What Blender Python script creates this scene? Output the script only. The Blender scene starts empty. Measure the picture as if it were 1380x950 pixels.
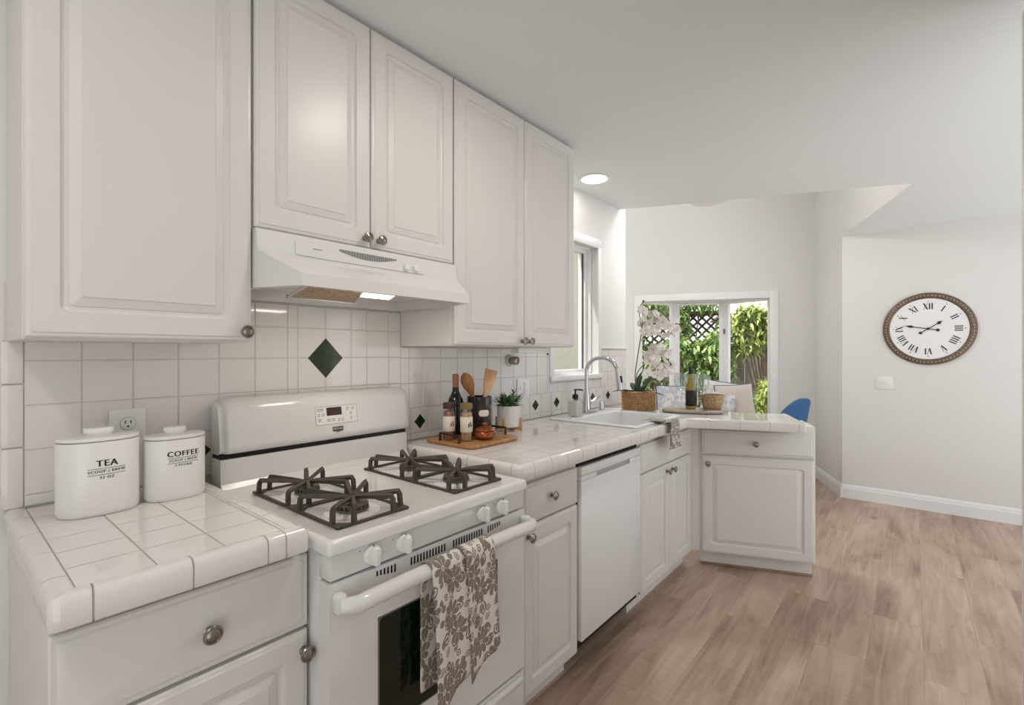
import bpy, bmesh, math, random
from mathutils import Vector, Matrix
random.seed(7)
R = math.radians
SC = bpy.context.scene
COL = SC.collection
PI = math.pi

# ------------------------------------------------------------------ camera, world, lights, exposure
cam_d = bpy.data.cameras.new('camera')
cam = bpy.data.objects.new('camera', cam_d)
COL.objects.link(cam)
cam.location = (1.635, 0.0, 1.284)
cam.rotation_euler = (R(90), 0, math.atan2(542, 653))
cam_d.sensor_width = 36.0
cam_d.lens = 653 / 1380 * 36.0
cam_d.clip_start = 0.02
SC.camera = cam

SC.view_settings.view_transform = 'Standard'
SC.view_settings.look = 'None'
SC.view_settings.gamma = 1.0
SC.view_settings.use_curve_mapping = False
SC.view_settings.exposure = 0.0

WORLD = 1.95
world = bpy.data.worlds.new('sky_and_uplight'); SC.world = world
world.use_nodes = True
wn = world.node_tree.nodes; wl = world.node_tree.links
_tc = wn.new('ShaderNodeTexCoord'); _sx = wn.new('ShaderNodeSeparateXYZ'); _cr = wn.new('ShaderNodeValToRGB')
wl.new(_tc.outputs['Generated'], _sx.inputs[0]); _mr = wn.new('ShaderNodeMapRange')
_mr.inputs['From Min'].default_value = -1; _mr.inputs['From Max'].default_value = 1; wl.new(_sx.outputs['Z'], _mr.inputs['Value']); wl.new(_mr.outputs['Result'], _cr.inputs['Fac'])
_e = _cr.color_ramp.elements; _e[0].position = .46; _e[0].color = (.985, .985, 1.0, 1); _e[1].position = .54; _e[1].color = (.66, .68, .71, 1)  # lower half made brighter than the sky, added to uplight the ceiling
wl.new(_cr.outputs['Color'], wn['Background'].inputs[0])
wn['Background'].inputs[1].default_value = WORLD

CAN_POWER = 5.0
NOOK_POWER = 16.0
sun_d = bpy.data.lights.new('sun', 'SUN'); sun_d.energy = 5.5; sun_d.angle = R(2); sun_d.color = (1, .96, .9)
sun = bpy.data.objects.new('sun', sun_d); COL.objects.link(sun)
sun.rotation_euler = Vector((0.35, 0.55, -1.15)).to_track_quat('-Z', 'Y').to_euler()

# ------------------------------------------------------------------ materials
def s2l(c):
    return tuple(((v / 255) / 12.92 if v / 255 <= .04045 else ((v / 255 + .055) / 1.055) ** 2.4) for v in c)

def mat(name, rgb, rough=.5, metal=0.0, spec=.5, coat=0.0, noise=0.0, nscale=20.0, bump=0.0, bscale=60.0, trans=0.0, emit=0.0, ior=1.45):
    m = bpy.data.materials.new(name); m.use_nodes = True
    nt = m.node_tree; b = nt.nodes['Principled BSDF']
    c = (*s2l(rgb), 1)
    b.inputs['Base Color'].default_value = c
    b.inputs['Roughness'].default_value = rough
    b.inputs['Metallic'].default_value = metal
    b.inputs['Specular IOR Level'].default_value = spec
    b.inputs['Coat Weight'].default_value = coat
    b.inputs['Coat Roughness'].default_value = .06
    b.inputs['Transmission Weight'].default_value = trans
    b.inputs['IOR'].default_value = ior
    if emit:
        b.inputs['Emission Color'].default_value = c
        b.inputs['Emission Strength'].default_value = emit
    if noise or bump:
        tc = nt.nodes.new('ShaderNodeTexCoord')
        n = nt.nodes.new('ShaderNodeTexNoise'); n.inputs['Scale'].default_value = nscale if noise else bscale
        n.inputs['Detail'].default_value = 4
        nt.links.new(tc.outputs['Object'], n.inputs['Vector'])
        if noise:
            r = nt.nodes.new('ShaderNodeValToRGB')
            r.color_ramp.elements[0].position = .3; r.color_ramp.elements[1].position = .7
            r.color_ramp.elements[0].color = tuple(max(0, v * (1 - noise)) for v in c[:3]) + (1,)
            r.color_ramp.elements[1].color = tuple(min(1, v * (1 + noise)) for v in c[:3]) + (1,)
            nt.links.new(n.outputs['Fac'], r.inputs['Fac']); nt.links.new(r.outputs['Color'], b.inputs['Base Color'])
        if bump:
            n2 = nt.nodes.new('ShaderNodeTexNoise'); n2.inputs['Scale'].default_value = bscale; n2.inputs['Detail'].default_value = 3
            nt.links.new(tc.outputs['Object'], n2.inputs['Vector'])
            bp = nt.nodes.new('ShaderNodeBump'); bp.inputs['Strength'].default_value = bump; bp.inputs['Distance'].default_value = .004
            nt.links.new(n2.outputs['Fac'], bp.inputs['Height']); nt.links.new(bp.outputs['Normal'], b.inputs['Normal'])
    return m

def wood_mat(name, c1, c2, scale=(1, 1, 1), rough=.5, wave=8.0, dist=6.0):
    m = bpy.data.materials.new(name); m.use_nodes = True
    nt = m.node_tree; b = nt.nodes['Principled BSDF']; b.inputs['Roughness'].default_value = rough
    tc = nt.nodes.new('ShaderNodeTexCoord'); mp = nt.nodes.new('ShaderNodeMapping'); mp.inputs['Scale'].default_value = scale
    n = nt.nodes.new('ShaderNodeTexNoise'); n.inputs['Scale'].default_value = wave; n.inputs['Detail'].default_value = 6; n.inputs['Distortion'].default_value = dist * .1
    r = nt.nodes.new('ShaderNodeValToRGB'); r.color_ramp.elements[0].position = .3; r.color_ramp.elements[1].position = .7
    r.color_ramp.elements[0].color = (*s2l(c1), 1); r.color_ramp.elements[1].color = (*s2l(c2), 1)
    nt.links.new(tc.outputs['Object'], mp.inputs['Vector']); nt.links.new(mp.outputs['Vector'], n.inputs['Vector'])
    nt.links.new(n.outputs['Fac'], r.inputs['Fac']); nt.links.new(r.outputs['Color'], b.inputs['Base Color'])
    return m

def glass_mat(name, tint=(1, 1, 1), refl=.06, rough=.0):
    """thin pane: see-through with a facing-dependent mirror"""
    m = bpy.data.materials.new(name); m.use_nodes = True
    nt = m.node_tree; nt.nodes.clear()
    o = nt.nodes.new('ShaderNodeOutputMaterial'); mx = nt.nodes.new('ShaderNodeMixShader')
    t = nt.nodes.new('ShaderNodeBsdfTransparent'); t.inputs[0].default_value = (*tint, 1)
    g = nt.nodes.new('ShaderNodeBsdfGlossy'); g.inputs['Roughness'].default_value = rough
    lf = nt.nodes.new('ShaderNodeLayerWeight'); lf.inputs['Blend'].default_value = .5; lw = nt.nodes.new('ShaderNodeMath'); lw.operation = 'POWER'; lw.inputs[1].default_value = 4.0; nt.links.new(lf.outputs['Facing'], lw.inputs[0])
    mr = nt.nodes.new('ShaderNodeMapRange'); mr.inputs['To Min'].default_value = refl; mr.inputs['To Max'].default_value = .8
    nt.links.new(lw.outputs[0], mr.inputs['Value']); nt.links.new(mr.outputs['Result'], mx.inputs['Fac'])
    nt.links.new(t.outputs[0], mx.inputs[1]); nt.links.new(g.outputs[0], mx.inputs[2]); nt.links.new(mx.outputs[0], o.inputs[0])
    return m

def floor_mat():
    m = bpy.data.materials.new('oak_plank_floor'); m.use_nodes = True
    nt = m.node_tree; N = nt.nodes.new; L = nt.links.new; b = nt.nodes['Principled BSDF']
    tc = N('ShaderNodeTexCoord'); mp = N('ShaderNodeMapping'); mp.inputs['Rotation'].default_value = (0, 0, R(90))
    L(tc.outputs['Object'], mp.inputs['Vector'])
    br = N('ShaderNodeTexBrick'); br.offset = .37; br.inputs['Scale'].default_value = 1.0
    br.inputs['Brick Width'].default_value = 1.25; br.inputs['Row Height'].default_value = .185; br.inputs['Mortar Size'].default_value = .0012
    br.inputs['Mortar Smooth'].default_value = .3; br.inputs['Bias'].default_value = 0
    br.inputs['Color1'].default_value = (0, 0, 0, 1); br.inputs['Color2'].default_value = (1, 1, 1, 1); br.inputs['Mortar'].default_value = (.5, .5, .5, 1)
    L(mp.outputs['Vector'], br.inputs['Vector'])
    # long grain, shifted plank by plank
    mg = N('ShaderNodeMapping'); mg.inputs['Scale'].default_value = (20, 1.7, 1); L(tc.outputs['Object'], mg.inputs['Vector'])
    ad = N('ShaderNodeVectorMath'); ad.operation = 'MULTIPLY_ADD'; ad.inputs[1].default_value = (37, 11, 5)
    L(br.outputs['Color'], ad.inputs[0]); L(mg.outputs['Vector'], ad.inputs[2])
    g1 = N('ShaderNodeTexNoise'); g1.inputs['Scale'].default_value = 1.0; g1.inputs['Detail'].default_value = 7; g1.inputs['Roughness'].default_value = .62; g1.inputs['Distortion'].default_value = 1.2
    L(ad.outputs[0], g1.inputs['Vector'])
    mg2 = N('ShaderNodeMapping'); mg2.inputs['Scale'].default_value = (3.2, 1.1, 1); L(tc.outputs['Object'], mg2.inputs['Vector'])
    ad2 = N('ShaderNodeVectorMath'); ad2.operation = 'MULTIPLY_ADD'; ad2.inputs[1].default_value = (17, 23, 3)
    L(br.outputs['Color'], ad2.inputs[0]); L(mg2.outputs['Vector'], ad2.inputs[2])
    g2 = N('ShaderNodeTexNoise'); g2.inputs['Scale'].default_value = 1.0; g2.inputs['Detail'].default_value = 3; g2.inputs['Distortion'].default_value = .8
    L(ad2.outputs[0], g2.inputs['Vector'])
    # saw marks across the planks
    wv = N('ShaderNodeTexNoise'); mw = N('ShaderNodeMapping'); mw.inputs['Scale'].default_value = (3, 90, 1); L(tc.outputs['Object'], mw.inputs['Vector'])
    L(mw.outputs['Vector'], wv.inputs['Vector']); wv.inputs['Scale'].default_value = 1; wv.inputs['Detail'].default_value = 2
    ramp = N('ShaderNodeValToRGB'); e = ramp.color_ramp.elements
    e[0].position = .25; e[0].color = (*s2l((118, 95, 80)), 1); e[1].position = .75; e[1].color = (*s2l((202, 179, 161)), 1)
    k = ramp.color_ramp.elements.new(.48); k.color = (*s2l((168, 142, 124)), 1)
    def mad(a, f, c):
        n = N('ShaderNodeMath'); n.operation = 'MULTIPLY_ADD'; n.inputs[1].default_value = f
        L(a, n.inputs[0])
        if isinstance(c, float): n.inputs[2].default_value = c
        else: L(c, n.inputs[2])
        return n.outputs[0]
    sep = N('ShaderNodeSeparateColor'); L(br.outputs['Color'], sep.inputs[0])
    v = mad(g1.outputs['Fac'], .62, -.21)
    v = mad(g2.outputs['Fac'], .75, v)
    v = mad(sep.outputs[0], .10, v)
    v = mad(wv.outputs['Fac'], .14, v)
    v = mad(v, 1.0, -.04)
    L(v, ramp.inputs['Fac'])
    # small dark knots
    vo = N('ShaderNodeTexVoronoi'); mk = N('ShaderNodeMapping'); mk.inputs['Scale'].default_value = (3.6, 2.0, 1); L(tc.outputs['Object'], mk.inputs['Vector']); L(mk.outputs['Vector'], vo.inputs['Vector']); vo.inputs['Scale'].default_value = 1
    kr = N('ShaderNodeMapRange'); kr.inputs['From Min'].default_value = .015; kr.inputs['From Max'].default_value = .13; kr.inputs['To Min'].default_value = .3; kr.inputs['To Max'].default_value = 1; L(vo.outputs['Distance'], kr.inputs['Value'])
    mul = N('ShaderNodeMix'); mul.data_type = 'RGBA'; mul.blend_type = 'MULTIPLY'; mul.inputs['Factor'].default_value = 1
    L(ramp.outputs['Color'], mul.inputs[6]); L(kr.outputs['Result'], mul.inputs[7])
    seam = N('ShaderNodeMix'); seam.data_type = 'RGBA'; seam.inputs[7].default_value = (*s2l((110, 90, 76)), 1)
    fm = N('ShaderNodeMath'); fm.operation = 'MULTIPLY'; fm.inputs[1].default_value = .18; L(br.outputs['Fac'], fm.inputs[0]); L(fm.outputs[0], seam.inputs['Factor'])
    L(mul.outputs[2], seam.inputs[6]); L(seam.outputs[2], b.inputs['Base Color'])
    b.inputs['Roughness'].default_value = .42
    bp = N('ShaderNodeBump'); bp.inputs['Strength'].default_value = .12; bp.inputs['Distance'].default_value = .003; L(g1.outputs['Fac'], bp.inputs['Height']); L(bp.outputs['Normal'], b.inputs['Normal'])
    return m

def towel_mat(name, ground, ink, scale):
    """block print of flowers and leaves, laid out on the cloth's own UVs"""
    m = bpy.data.materials.new(name); m.use_nodes = True
    nt = m.node_tree; N = nt.nodes.new; L = nt.links.new; b = nt.nodes['Principled BSDF']; b.inputs['Roughness'].default_value = .9
    def M(op, a, c=None, d=None):
        n = N('ShaderNodeMath'); n.operation = op
        for i, v in enumerate((a, c, d)):
            if v is None: continue
            if isinstance(v, (int, float)): n.inputs[i].default_value = v
            else: L(v, n.inputs[i])
        return n.outputs[0]
    uv = N('ShaderNodeTexCoord')
    def flowers(sc, off, petals, rad):
        mp = N('ShaderNodeMapping'); mp.inputs['Scale'].default_value = (sc, sc, 1); mp.inputs['Location'].default_value = off; L(uv.outputs['UV'], mp.inputs['Vector'])
        vo = N('ShaderNodeTexVoronoi'); vo.voronoi_dimensions = '2D'; vo.inputs['Scale'].default_value = 1; vo.inputs['Randomness'].default_value = .8; L(mp.outputs['Vector'], vo.inputs['Vector'])
        sb = N('ShaderNodeVectorMath'); sb.operation = 'SUBTRACT'; L(mp.outputs['Vector'], sb.inputs[0]); L(vo.outputs['Position'], sb.inputs[1])
        sp = N('ShaderNodeSeparateXYZ'); L(sb.outputs[0], sp.inputs[0])
        cs = N('ShaderNodeSeparateColor'); L(vo.outputs['Color'], cs.inputs[0])
        ang = M('ADD', M('ARCTAN2', sp.outputs[1], sp.outputs[0]), M('MULTIPLY', cs.outputs[0], 6.28))
        r = vo.outputs['Distance']
        pet = M('ABSOLUTE', M('COSINE', M('MULTIPLY', ang, petals)))
        edge = M('MULTIPLY', M('ADD', M('POWER', pet, .5), .25), rad)
        body = M('LESS_THAN', r, edge)
        hole = M('MULTIPLY', M('GREATER_THAN', r, rad * .2), 1)
        slit = M('GREATER_THAN', pet, .16)
        eye = M('LESS_THAN', r, rad * .1)
        return M('MAXIMUM', M('MULTIPLY', M('MULTIPLY', body, hole), slit), eye), M('LESS_THAN', r, M('ADD', edge, rad * .08))
    def leaves(sc, off):
        mp = N('ShaderNodeMapping'); mp.inputs['Scale'].default_value = (sc, sc, 1); mp.inputs['Location'].default_value = off; L(uv.outputs['UV'], mp.inputs['Vector'])
        vo = N('ShaderNodeTexVoronoi'); vo.voronoi_dimensions = '2D'; vo.inputs['Scale'].default_value = 1; vo.inputs['Randomness'].default_value = .8; L(mp.outputs['Vector'], vo.inputs['Vector'])
        sb = N('ShaderNodeVectorMath'); sb.operation = 'SUBTRACT'; L(mp.outputs['Vector'], sb.inputs[0]); L(vo.outputs['Position'], sb.inputs[1])
        cs = N('ShaderNodeSeparateColor'); L(vo.outputs['Color'], cs.inputs[0])
        ro = N('ShaderNodeVectorRotate'); ro.rotation_type = 'Z_AXIS'; L(sb.outputs[0], ro.inputs['Vector']); L(M('MULTIPLY', cs.outputs[1], 6.28), ro.inputs['Angle'])
        sp = N('ShaderNodeSeparateXYZ'); L(ro.outputs[0], sp.inputs[0])
        x, y = M('ABSOLUTE', sp.outputs[0]), M('ABSOLUTE', sp.outputs[1])
        d = M('ADD', M('MULTIPLY', y, 2.6), M('POWER', M('MULTIPLY', x, 2.2), 2))
        leaf = M('LESS_THAN', d, .72)
        line = M('MULTIPLY', M('GREATER_THAN', d, .40), leaf)
        core = M('LESS_THAN', d, .2)
        solid = M('GREATER_THAN', cs.outputs[0], .6)
        return M('MAXIMUM', M('MAXIMUM', line, core), M('MULTIPLY', solid, M('MULTIPLY', leaf, M('GREATER_THAN', y, .03))))
    f, clear = flowers(scale, (0.2, 0.1, 0), 4, .36)
    l = leaves(scale * 1.6, (3.3, 1.7, 0))
    l2 = leaves(scale * 2.7, (7.7, 4.1, 0))
    l = M('MAXIMUM', l, l2)
    both = M('MAXIMUM', f, M('MULTIPLY', l, M('SUBTRACT', 1, clear)))
    mx = N('ShaderNodeMix'); mx.data_type = 'RGBA'; mx.inputs[6].default_value = (*s2l(ground), 1); mx.inputs[7].default_value = (*s2l(ink), 1)
    L(both, mx.inputs['Factor']); L(mx.outputs[2], b.inputs['Base Color'])
    return m

def woven_mat(name, c1, c2, sc):
    m = bpy.data.materials.new(name); m.use_nodes = True
    nt = m.node_tree; N = nt.nodes.new; L = nt.links.new; b = nt.nodes['Principled BSDF']; b.inputs['Roughness'].default_value = .75
    tc = N('ShaderNodeTexCoord'); n = N('ShaderNodeTexNoise'); n.inputs['Scale'].default_value = sc; n.inputs['Detail'].default_value = 3
    r = N('ShaderNodeValToRGB'); r.color_ramp.elements[0].color = (*s2l(c1), 1); r.color_ramp.elements[1].color = (*s2l(c2), 1)
    r.color_ramp.elements[0].position = .3; r.color_ramp.elements[1].position = .65
    L(tc.outputs['Object'], n.inputs['Vector']); L(n.outputs['Fac'], r.inputs['Fac']); L(r.outputs['Color'], b.inputs['Base Color'])
    return m

WALL = mat('wall_paint', (224, 222, 219), .75, bump=.02, bscale=180)
CEIL = mat('ceiling_paint', (232, 236, 236), .85)
TRIM = mat('white_trim_paint', (236, 236, 236), .35)
CAB = mat('white_cabinet_thermofoil', (220, 217, 213), .33, spec=.5)
CABIN = mat('cabinet_side_white', (226, 223, 219), .45)
SHADOWGAP = mat('painted_gap_shade', (30, 27, 25), .8)  # shade of the gap above the dishwasher door, put into the colour
GROUTW = mat('pale_wall_grout', (212, 206, 201), .9)
TILE = mat('white_glazed_tile', (226, 222, 219), .06, spec=.65, bump=.008, bscale=25)
GROUT = mat('grey_grout', (192, 185, 178), .9)
GREEN = mat('dark_green_tile', (44, 58, 40), .12, noise=.35, nscale=40)
ENAMEL = mat('white_enamel', (224, 222, 220), .14, spec=.55)
PLASTIC = mat('white_plastic', (233, 232, 229), .35)
DWHITE = mat('white_dishwasher_steel', (232, 232, 231), .3)
BLACK = mat('black_plastic', (16, 15, 15), .4)
CASTIRON = mat('brown_black_cast_iron', (74, 67, 63), .55, spec=.35, noise=.15, nscale=60)
BURNER = mat('burner_cap_steel', (112, 104, 95), .38, metal=.55, noise=.2, nscale=50)
NICKEL = mat('brushed_nickel', (150, 143, 135), .3, metal=.95)
CHROME = mat('chrome', (205, 206, 208), .1, metal=1.0)
SINKW = mat('white_sink_porcelain', (236, 236, 236), .12, spec=.55)
CERAMIC = mat('white_ceramic', (232, 230, 227), .18, spec=.5)
INK = mat('black_lettering', (38, 36, 36), .6)
GREYINK = mat('grey_lettering', (120, 118, 116), .6)
OVENGLASS = mat('oven_glass_reflection_green', (14, 26, 17), .08, spec=.6)  # green of the window's reflections is put into the glass colour
OVENBAND = mat('grey_oven_glass_border', (112, 106, 102), .3)
DISPLAY = mat('brown_display', (66, 44, 38), .15)
FILTER = mat('mesh_grease_filter', (176, 152, 122), .5, metal=.3, noise=.6, nscale=150)
LENS = mat('lit_hood_lamp', (255, 247, 232), .4, emit=2.2)
CANLENS = mat('lit_downlight_lens', (255, 249, 240), .4, emit=6.0)
TRAYW = wood_mat('acacia_wood', (150, 98, 56), (200, 152, 102), (3, 22, 3), .4, 3)
BOARDW = wood_mat('pale_grey_wood', (150, 134, 120), (196, 182, 168), (4, 26, 3), .6, 3)
SPOONW = wood_mat('brown_olive_wood', (128, 82, 46), (178, 126, 78), (30, 30, 4), .5, 2)
PALEW = wood_mat('pale_beech_wood', (200, 152, 110), (222, 180, 140), (30, 30, 4), .55, 2)
STANDW = wood_mat('honey_wood', (196, 148, 84), (222, 178, 112), (20, 20, 5), .5, 2)
BRONZE = mat('dark_bronze', (66, 44, 32), .35, metal=.6)
COPPERC = mat('copper_glazed_pot', (150, 84, 46), .18, metal=.35, noise=.3, nscale=30)
CROCKM = mat('charcoal_glazed_stoneware', (50, 46, 45), .12, spec=.6)
LABELM = mat('cream_label', (228, 218, 206), .6)
SPICE1 = mat('red_brown_spice', (150, 86, 58), .5, noise=.3, nscale=120)
SPICE2 = mat('tan_spice', (190, 148, 104), .5, noise=.25, nscale=120)
LID1 = mat('dark_brown_lid', (72, 46, 40), .45)
LID2 = mat('olive_wood_lid', (124, 108, 62), .5)
WINE = mat('dark_wine_glass', (20, 14, 16), .06, spec=.7)
CORK = mat('copper_cork_capsule', (168, 118, 82), .5)
GLASS = glass_mat('clear_pane', refl=.01)
JARGLASS = glass_mat('clear_jar_glass', (.93, .95, .94), .1)
WINEGLASS = glass_mat('thin_wine_glass', (.95, .97, .97), .09)
SOAPM = mat('pearl_white_soap', (226, 222, 214), .3, noise=.12, nscale=90)
GWINE = mat('amber_green_glass', (186, 166, 80), .06, spec=.7, trans=.55)
GLABEL = mat('black_gold_label', (34, 30, 22), .5, noise=.9, nscale=140)
LEAFD = mat('dark_green_leaf', (32, 74, 44), .35, noise=.2, nscale=30)
LEAFS = mat('succulent_leaf', (84, 122, 76), .5, noise=.3, nscale=60)
STEM = mat('brown_green_stem', (108, 92, 72), .6)
PETAL = mat('white_orchid_petal', (232, 226, 220), .6, noise=.04, nscale=80)
PETALC = mat('orchid_throat', (206, 184, 150), .6)
BASKET = woven_mat('seagrass_weave', (152, 112, 72), (214, 176, 128), 90)
BOWLM = woven_mat('pale_seagrass_weave', (140, 110, 80), (196, 168, 132), 80)
CLOTHC = mat('white_pillow_cotton', (230, 226, 222), .9, bump=.1, bscale=250)
CLOTHB = mat('blush_pillow_cotton', (222, 208, 198), .9, bump=.1, bscale=250)
PIPING = mat('navy_piping', (62, 92, 130), .8)
CHAIRB = mat('blue_upholstery', (60, 104, 150), .85, noise=.12, nscale=160, bump=.15, bscale=400)
CLOCKF = mat('white_clock_face', (236, 235, 236), .55)
CLOCKR = mat('antique_bronze_rim', (110, 94, 78), .4, metal=.35, noise=.3, nscale=60)
BEADM = mat('pewter_beads', (168, 156, 142), .35, metal=.5)
CLOCKI = mat('navy_numerals', (56, 58, 70), .6)
SHADEG = mat('white_glass_bowl', (236, 236, 234), .3)
FENCEM = wood_mat('weathered_fence_wood', (126, 116, 106), (168, 158, 146), (30, 30, 3), .85, 2)
FENCER = wood_mat('reddish_gate_wood', (140, 116, 104), (176, 150, 136), (30, 30, 3), .85, 2)
LATTICE = mat('dark_brown_lattice', (92, 76, 68), .8)
NEIGH = mat('sage_render_wall', (208, 212, 194), .8)
EAVE = mat('neighbour_roof', (236, 236, 238), .8)
SOIL = mat('garden_soil', (120, 108, 88), .95, noise=.3, nscale=8)
def leafmat(name, a, b_):
    m = bpy.data.materials.new(name); m.use_nodes = True
    nt = m.node_tree; b = nt.nodes['Principled BSDF']; b.inputs['Roughness'].default_value = .5
    g = nt.nodes.new('ShaderNodeNewGeometry'); r = nt.nodes.new('ShaderNodeValToRGB')
    r.color_ramp.elements[0].color = (*s2l(a), 1); r.color_ramp.elements[1].color = (*s2l(b_), 1)
    nt.links.new(g.outputs['Random Per Island'], r.inputs['Fac']); nt.links.new(r.outputs['Color'], b.inputs['Base Color'])
    tr = nt.nodes.new('ShaderNodeBsdfTranslucent'); ad = nt.nodes.new('ShaderNodeMixShader'); ad.inputs['Fac'].default_value = .3
    nt.links.new(r.outputs['Color'], tr.inputs['Color']); o = nt.nodes['Material Output']
    nt.links.new(b.outputs[0], ad.inputs[1]); nt.links.new(tr.outputs[0], ad.inputs[2]); nt.links.new(ad.outputs[0], o.inputs['Surface'])
    return m
FOLI = leafmat('loquat_foliage', (104, 148, 76), (208, 224, 154))
FOLI2 = leafmat('young_yellow_foliage', (122, 152, 66), (214, 220, 140))
FLOORM = floor_mat()
TOWELM = towel_mat('taupe_floral_print', (222, 214, 206), (134, 122, 110), 11.0)
TOWELS = towel_mat('grey_floral_print', (220, 214, 204), (150, 146, 138), 16.0)
FLORAL = towel_mat('blue_floral_print', (226, 222, 218), (188, 193, 202), 6.5)

# ------------------------------------------------------------------ mesh helpers
WM = {}
class MB:
    def __init__(self):
        self.bm = bmesh.new()
    def box(self, x0, x1, y0, y1, z0, z1, bev=0.0, seg=2, M=None):
        vs = [self.bm.verts.new((x, y, z)) for x in (x0, x1) for y in (y0, y1) for z in (z0, z1)]
        fs = [self.bm.faces.new([vs[i] for i in q]) for q in ((0, 1, 3, 2), (4, 6, 7, 5), (0, 4, 5, 1), (2, 3, 7, 6), (0, 2, 6, 4), (1, 5, 7, 3))]
        if bev > 0:
            es = list({e for f in fs for e in f.edges})
            r = bmesh.ops.bevel(self.bm, geom=es, offset=bev, segments=seg, profile=.5, affect='EDGES')
            vs = list({v for f in r['faces'] for v in f.verts} | {v for v in vs if v.is_valid})
        if M is not None:
            for v in vs: v.co = M @ v.co
        return vs
    def prism(self, poly, z0, z1, M=None):
        a = [self.bm.verts.new((p[0], p[1], z0)) for p in poly]; b = [self.bm.verts.new((p[0], p[1], z1)) for p in poly]
        n = len(poly)
        self.bm.faces.new(a[::-1]); self.bm.faces.new(b)
        for i in range(n): self.bm.faces.new((a[i], a[(i + 1) % n], b[(i + 1) % n], b[i]))
        if M is not None:
            for v in a + b: v.co = M @ v.co
    def poly(self, pts):
        return self.bm.faces.new([self.bm.verts.new(p) for p in pts])
    def lathe(self, prof, c=(0, 0, 0), axis='Z', seg=24, sx=1.0, sy=1.0, cap=True, M=None):
        rings = []; allv = []
        for r, h in prof:
            ring = []
            for i in range(seg):
                a = 2 * PI * i / seg; u, v = r * math.cos(a) * sx, r * math.sin(a) * sy
                p = {'Z': (u, v, h), 'X': (h, u, v), 'Y': (v, h, u), '-X': (-h, v, u), '-Y': (u, -h, v)}[axis]
                ring.append(self.bm.verts.new((p[0] + c[0], p[1] + c[1], p[2] + c[2])))
            rings.append(ring); allv += ring
        for a, b in zip(rings, rings[1:]):
            for i in range(seg): self.bm.faces.new((a[i], a[(i + 1) % seg], b[(i + 1) % seg], b[i]))
        if cap:
            self.bm.faces.new(rings[0][::-1]); self.bm.faces.new(rings[-1])
        if M is not None:
            for v in allv: v.co = M @ v.co
    def tube(self, pts, r, seg=8, cap=True, sq=None):
        pts = [Vector(p) for p in pts]; n = len(pts); rings = []; prev = None
        for i, p in enumerate(pts):
            t = (pts[min(i + 1, n - 1)] - pts[max(i - 1, 0)]).normalized()
            if prev is None:
                up = Vector((0, 0, 1)) if abs(t.z) < .9 else Vector((1, 0, 0))
                nx = t.cross(up).normalized()
            else:
                nx = (prev - t * prev.dot(t)).normalized()
            prev = nx; ny = t.cross(nx); rr = r[i] if isinstance(r, (list, tuple)) else r
            ring = []
            for k in range(seg):
                a = 2 * PI * (k + (.5 if sq else 0)) / seg
                w, h = (sq if sq else (1, 1))
                ring.append(self.bm.verts.new(p + nx * rr * math.cos(a) * w + ny * rr * math.sin(a) * h))
            rings.append(ring)
        for a, b in zip(rings, rings[1:]):
            for k in range(seg): self.bm.faces.new((a[k], a[(k + 1) % seg], b[(k + 1) % seg], b[k]))
        if cap:
            self.bm.faces.new(rings[0][::-1]); self.bm.faces.new(rings[-1])
    def extrude_profile(self, prof, p0, p1, closed=True):
        """prof: list of 3D offsets; swept straight from p0 to p1"""
        a = [self.bm.verts.new(Vector(p0) + Vector(q)) for q in prof]; b = [self.bm.verts.new(Vector(p1) + Vector(q)) for q in prof]
        n = len(prof)
        for i in range(n if closed else n - 1): self.bm.faces.new((a[i], a[(i + 1) % n], b[(i + 1) % n], b[i]))
        self.bm.faces.new(a[::-1]); self.bm.faces.new(b)
    def loops(self, loops, cap0=True, cap1=True):
        rs = [[self.bm.verts.new(p) for p in l] for l in loops]; n = len(rs[0])
        for a, b in zip(rs, rs[1:]):
            for i in range(n): self.bm.faces.new((a[i], a[(i + 1) % n], b[(i + 1) % n], b[i]))
        if cap0: self.bm.faces.new(rs[0][::-1])
        if cap1: self.bm.faces.new(rs[-1])
    def grid(self, fn, nu, nv, uv=False):
        vs = [[self.bm.verts.new(fn(i / nu, j / nv)) for j in range(nv + 1)] for i in range(nu + 1)]
        ul = self.bm.loops.layers.uv.verify() if uv else None
        for i in range(nu):
            for j in range(nv):
                f = self.bm.faces.new((vs[i][j], vs[i + 1][j], vs[i + 1][j + 1], vs[i][j + 1]))
                if uv:
                    for l, (a, b) in zip(f.loops, ((i, j), (i + 1, j), (i + 1, j + 1), (i, j + 1))): l[ul].uv = uv(a / nu, b / nv)
        return vs
    def build(self, name, m, parent=None, local=False, smooth=35, recalc=True):
        if recalc: bmesh.ops.recalc_face_normals(self.bm, faces=self.bm.faces[:])
        me = bpy.data.meshes.new(name)
        if parent is not None and not local:
            bmesh.ops.transform(self.bm, matrix=WM[parent.name].inverted(), verts=self.bm.verts[:])
        self.bm.to_mesh(me); self.bm.free()
        for mm in (m if isinstance(m, (list, tuple)) else [m]): me.materials.append(mm)
        if smooth:
            me.shade_smooth(); me.set_sharp_from_angle(angle=R(smooth))
        o = bpy.data.objects.new(name, me); COL.objects.link(o)
        if parent is not None:
            o.parent = parent; WM[o.name] = WM[parent.name]
        else:
            WM[o.name] = Matrix.Identity(4)
        return o

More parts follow.
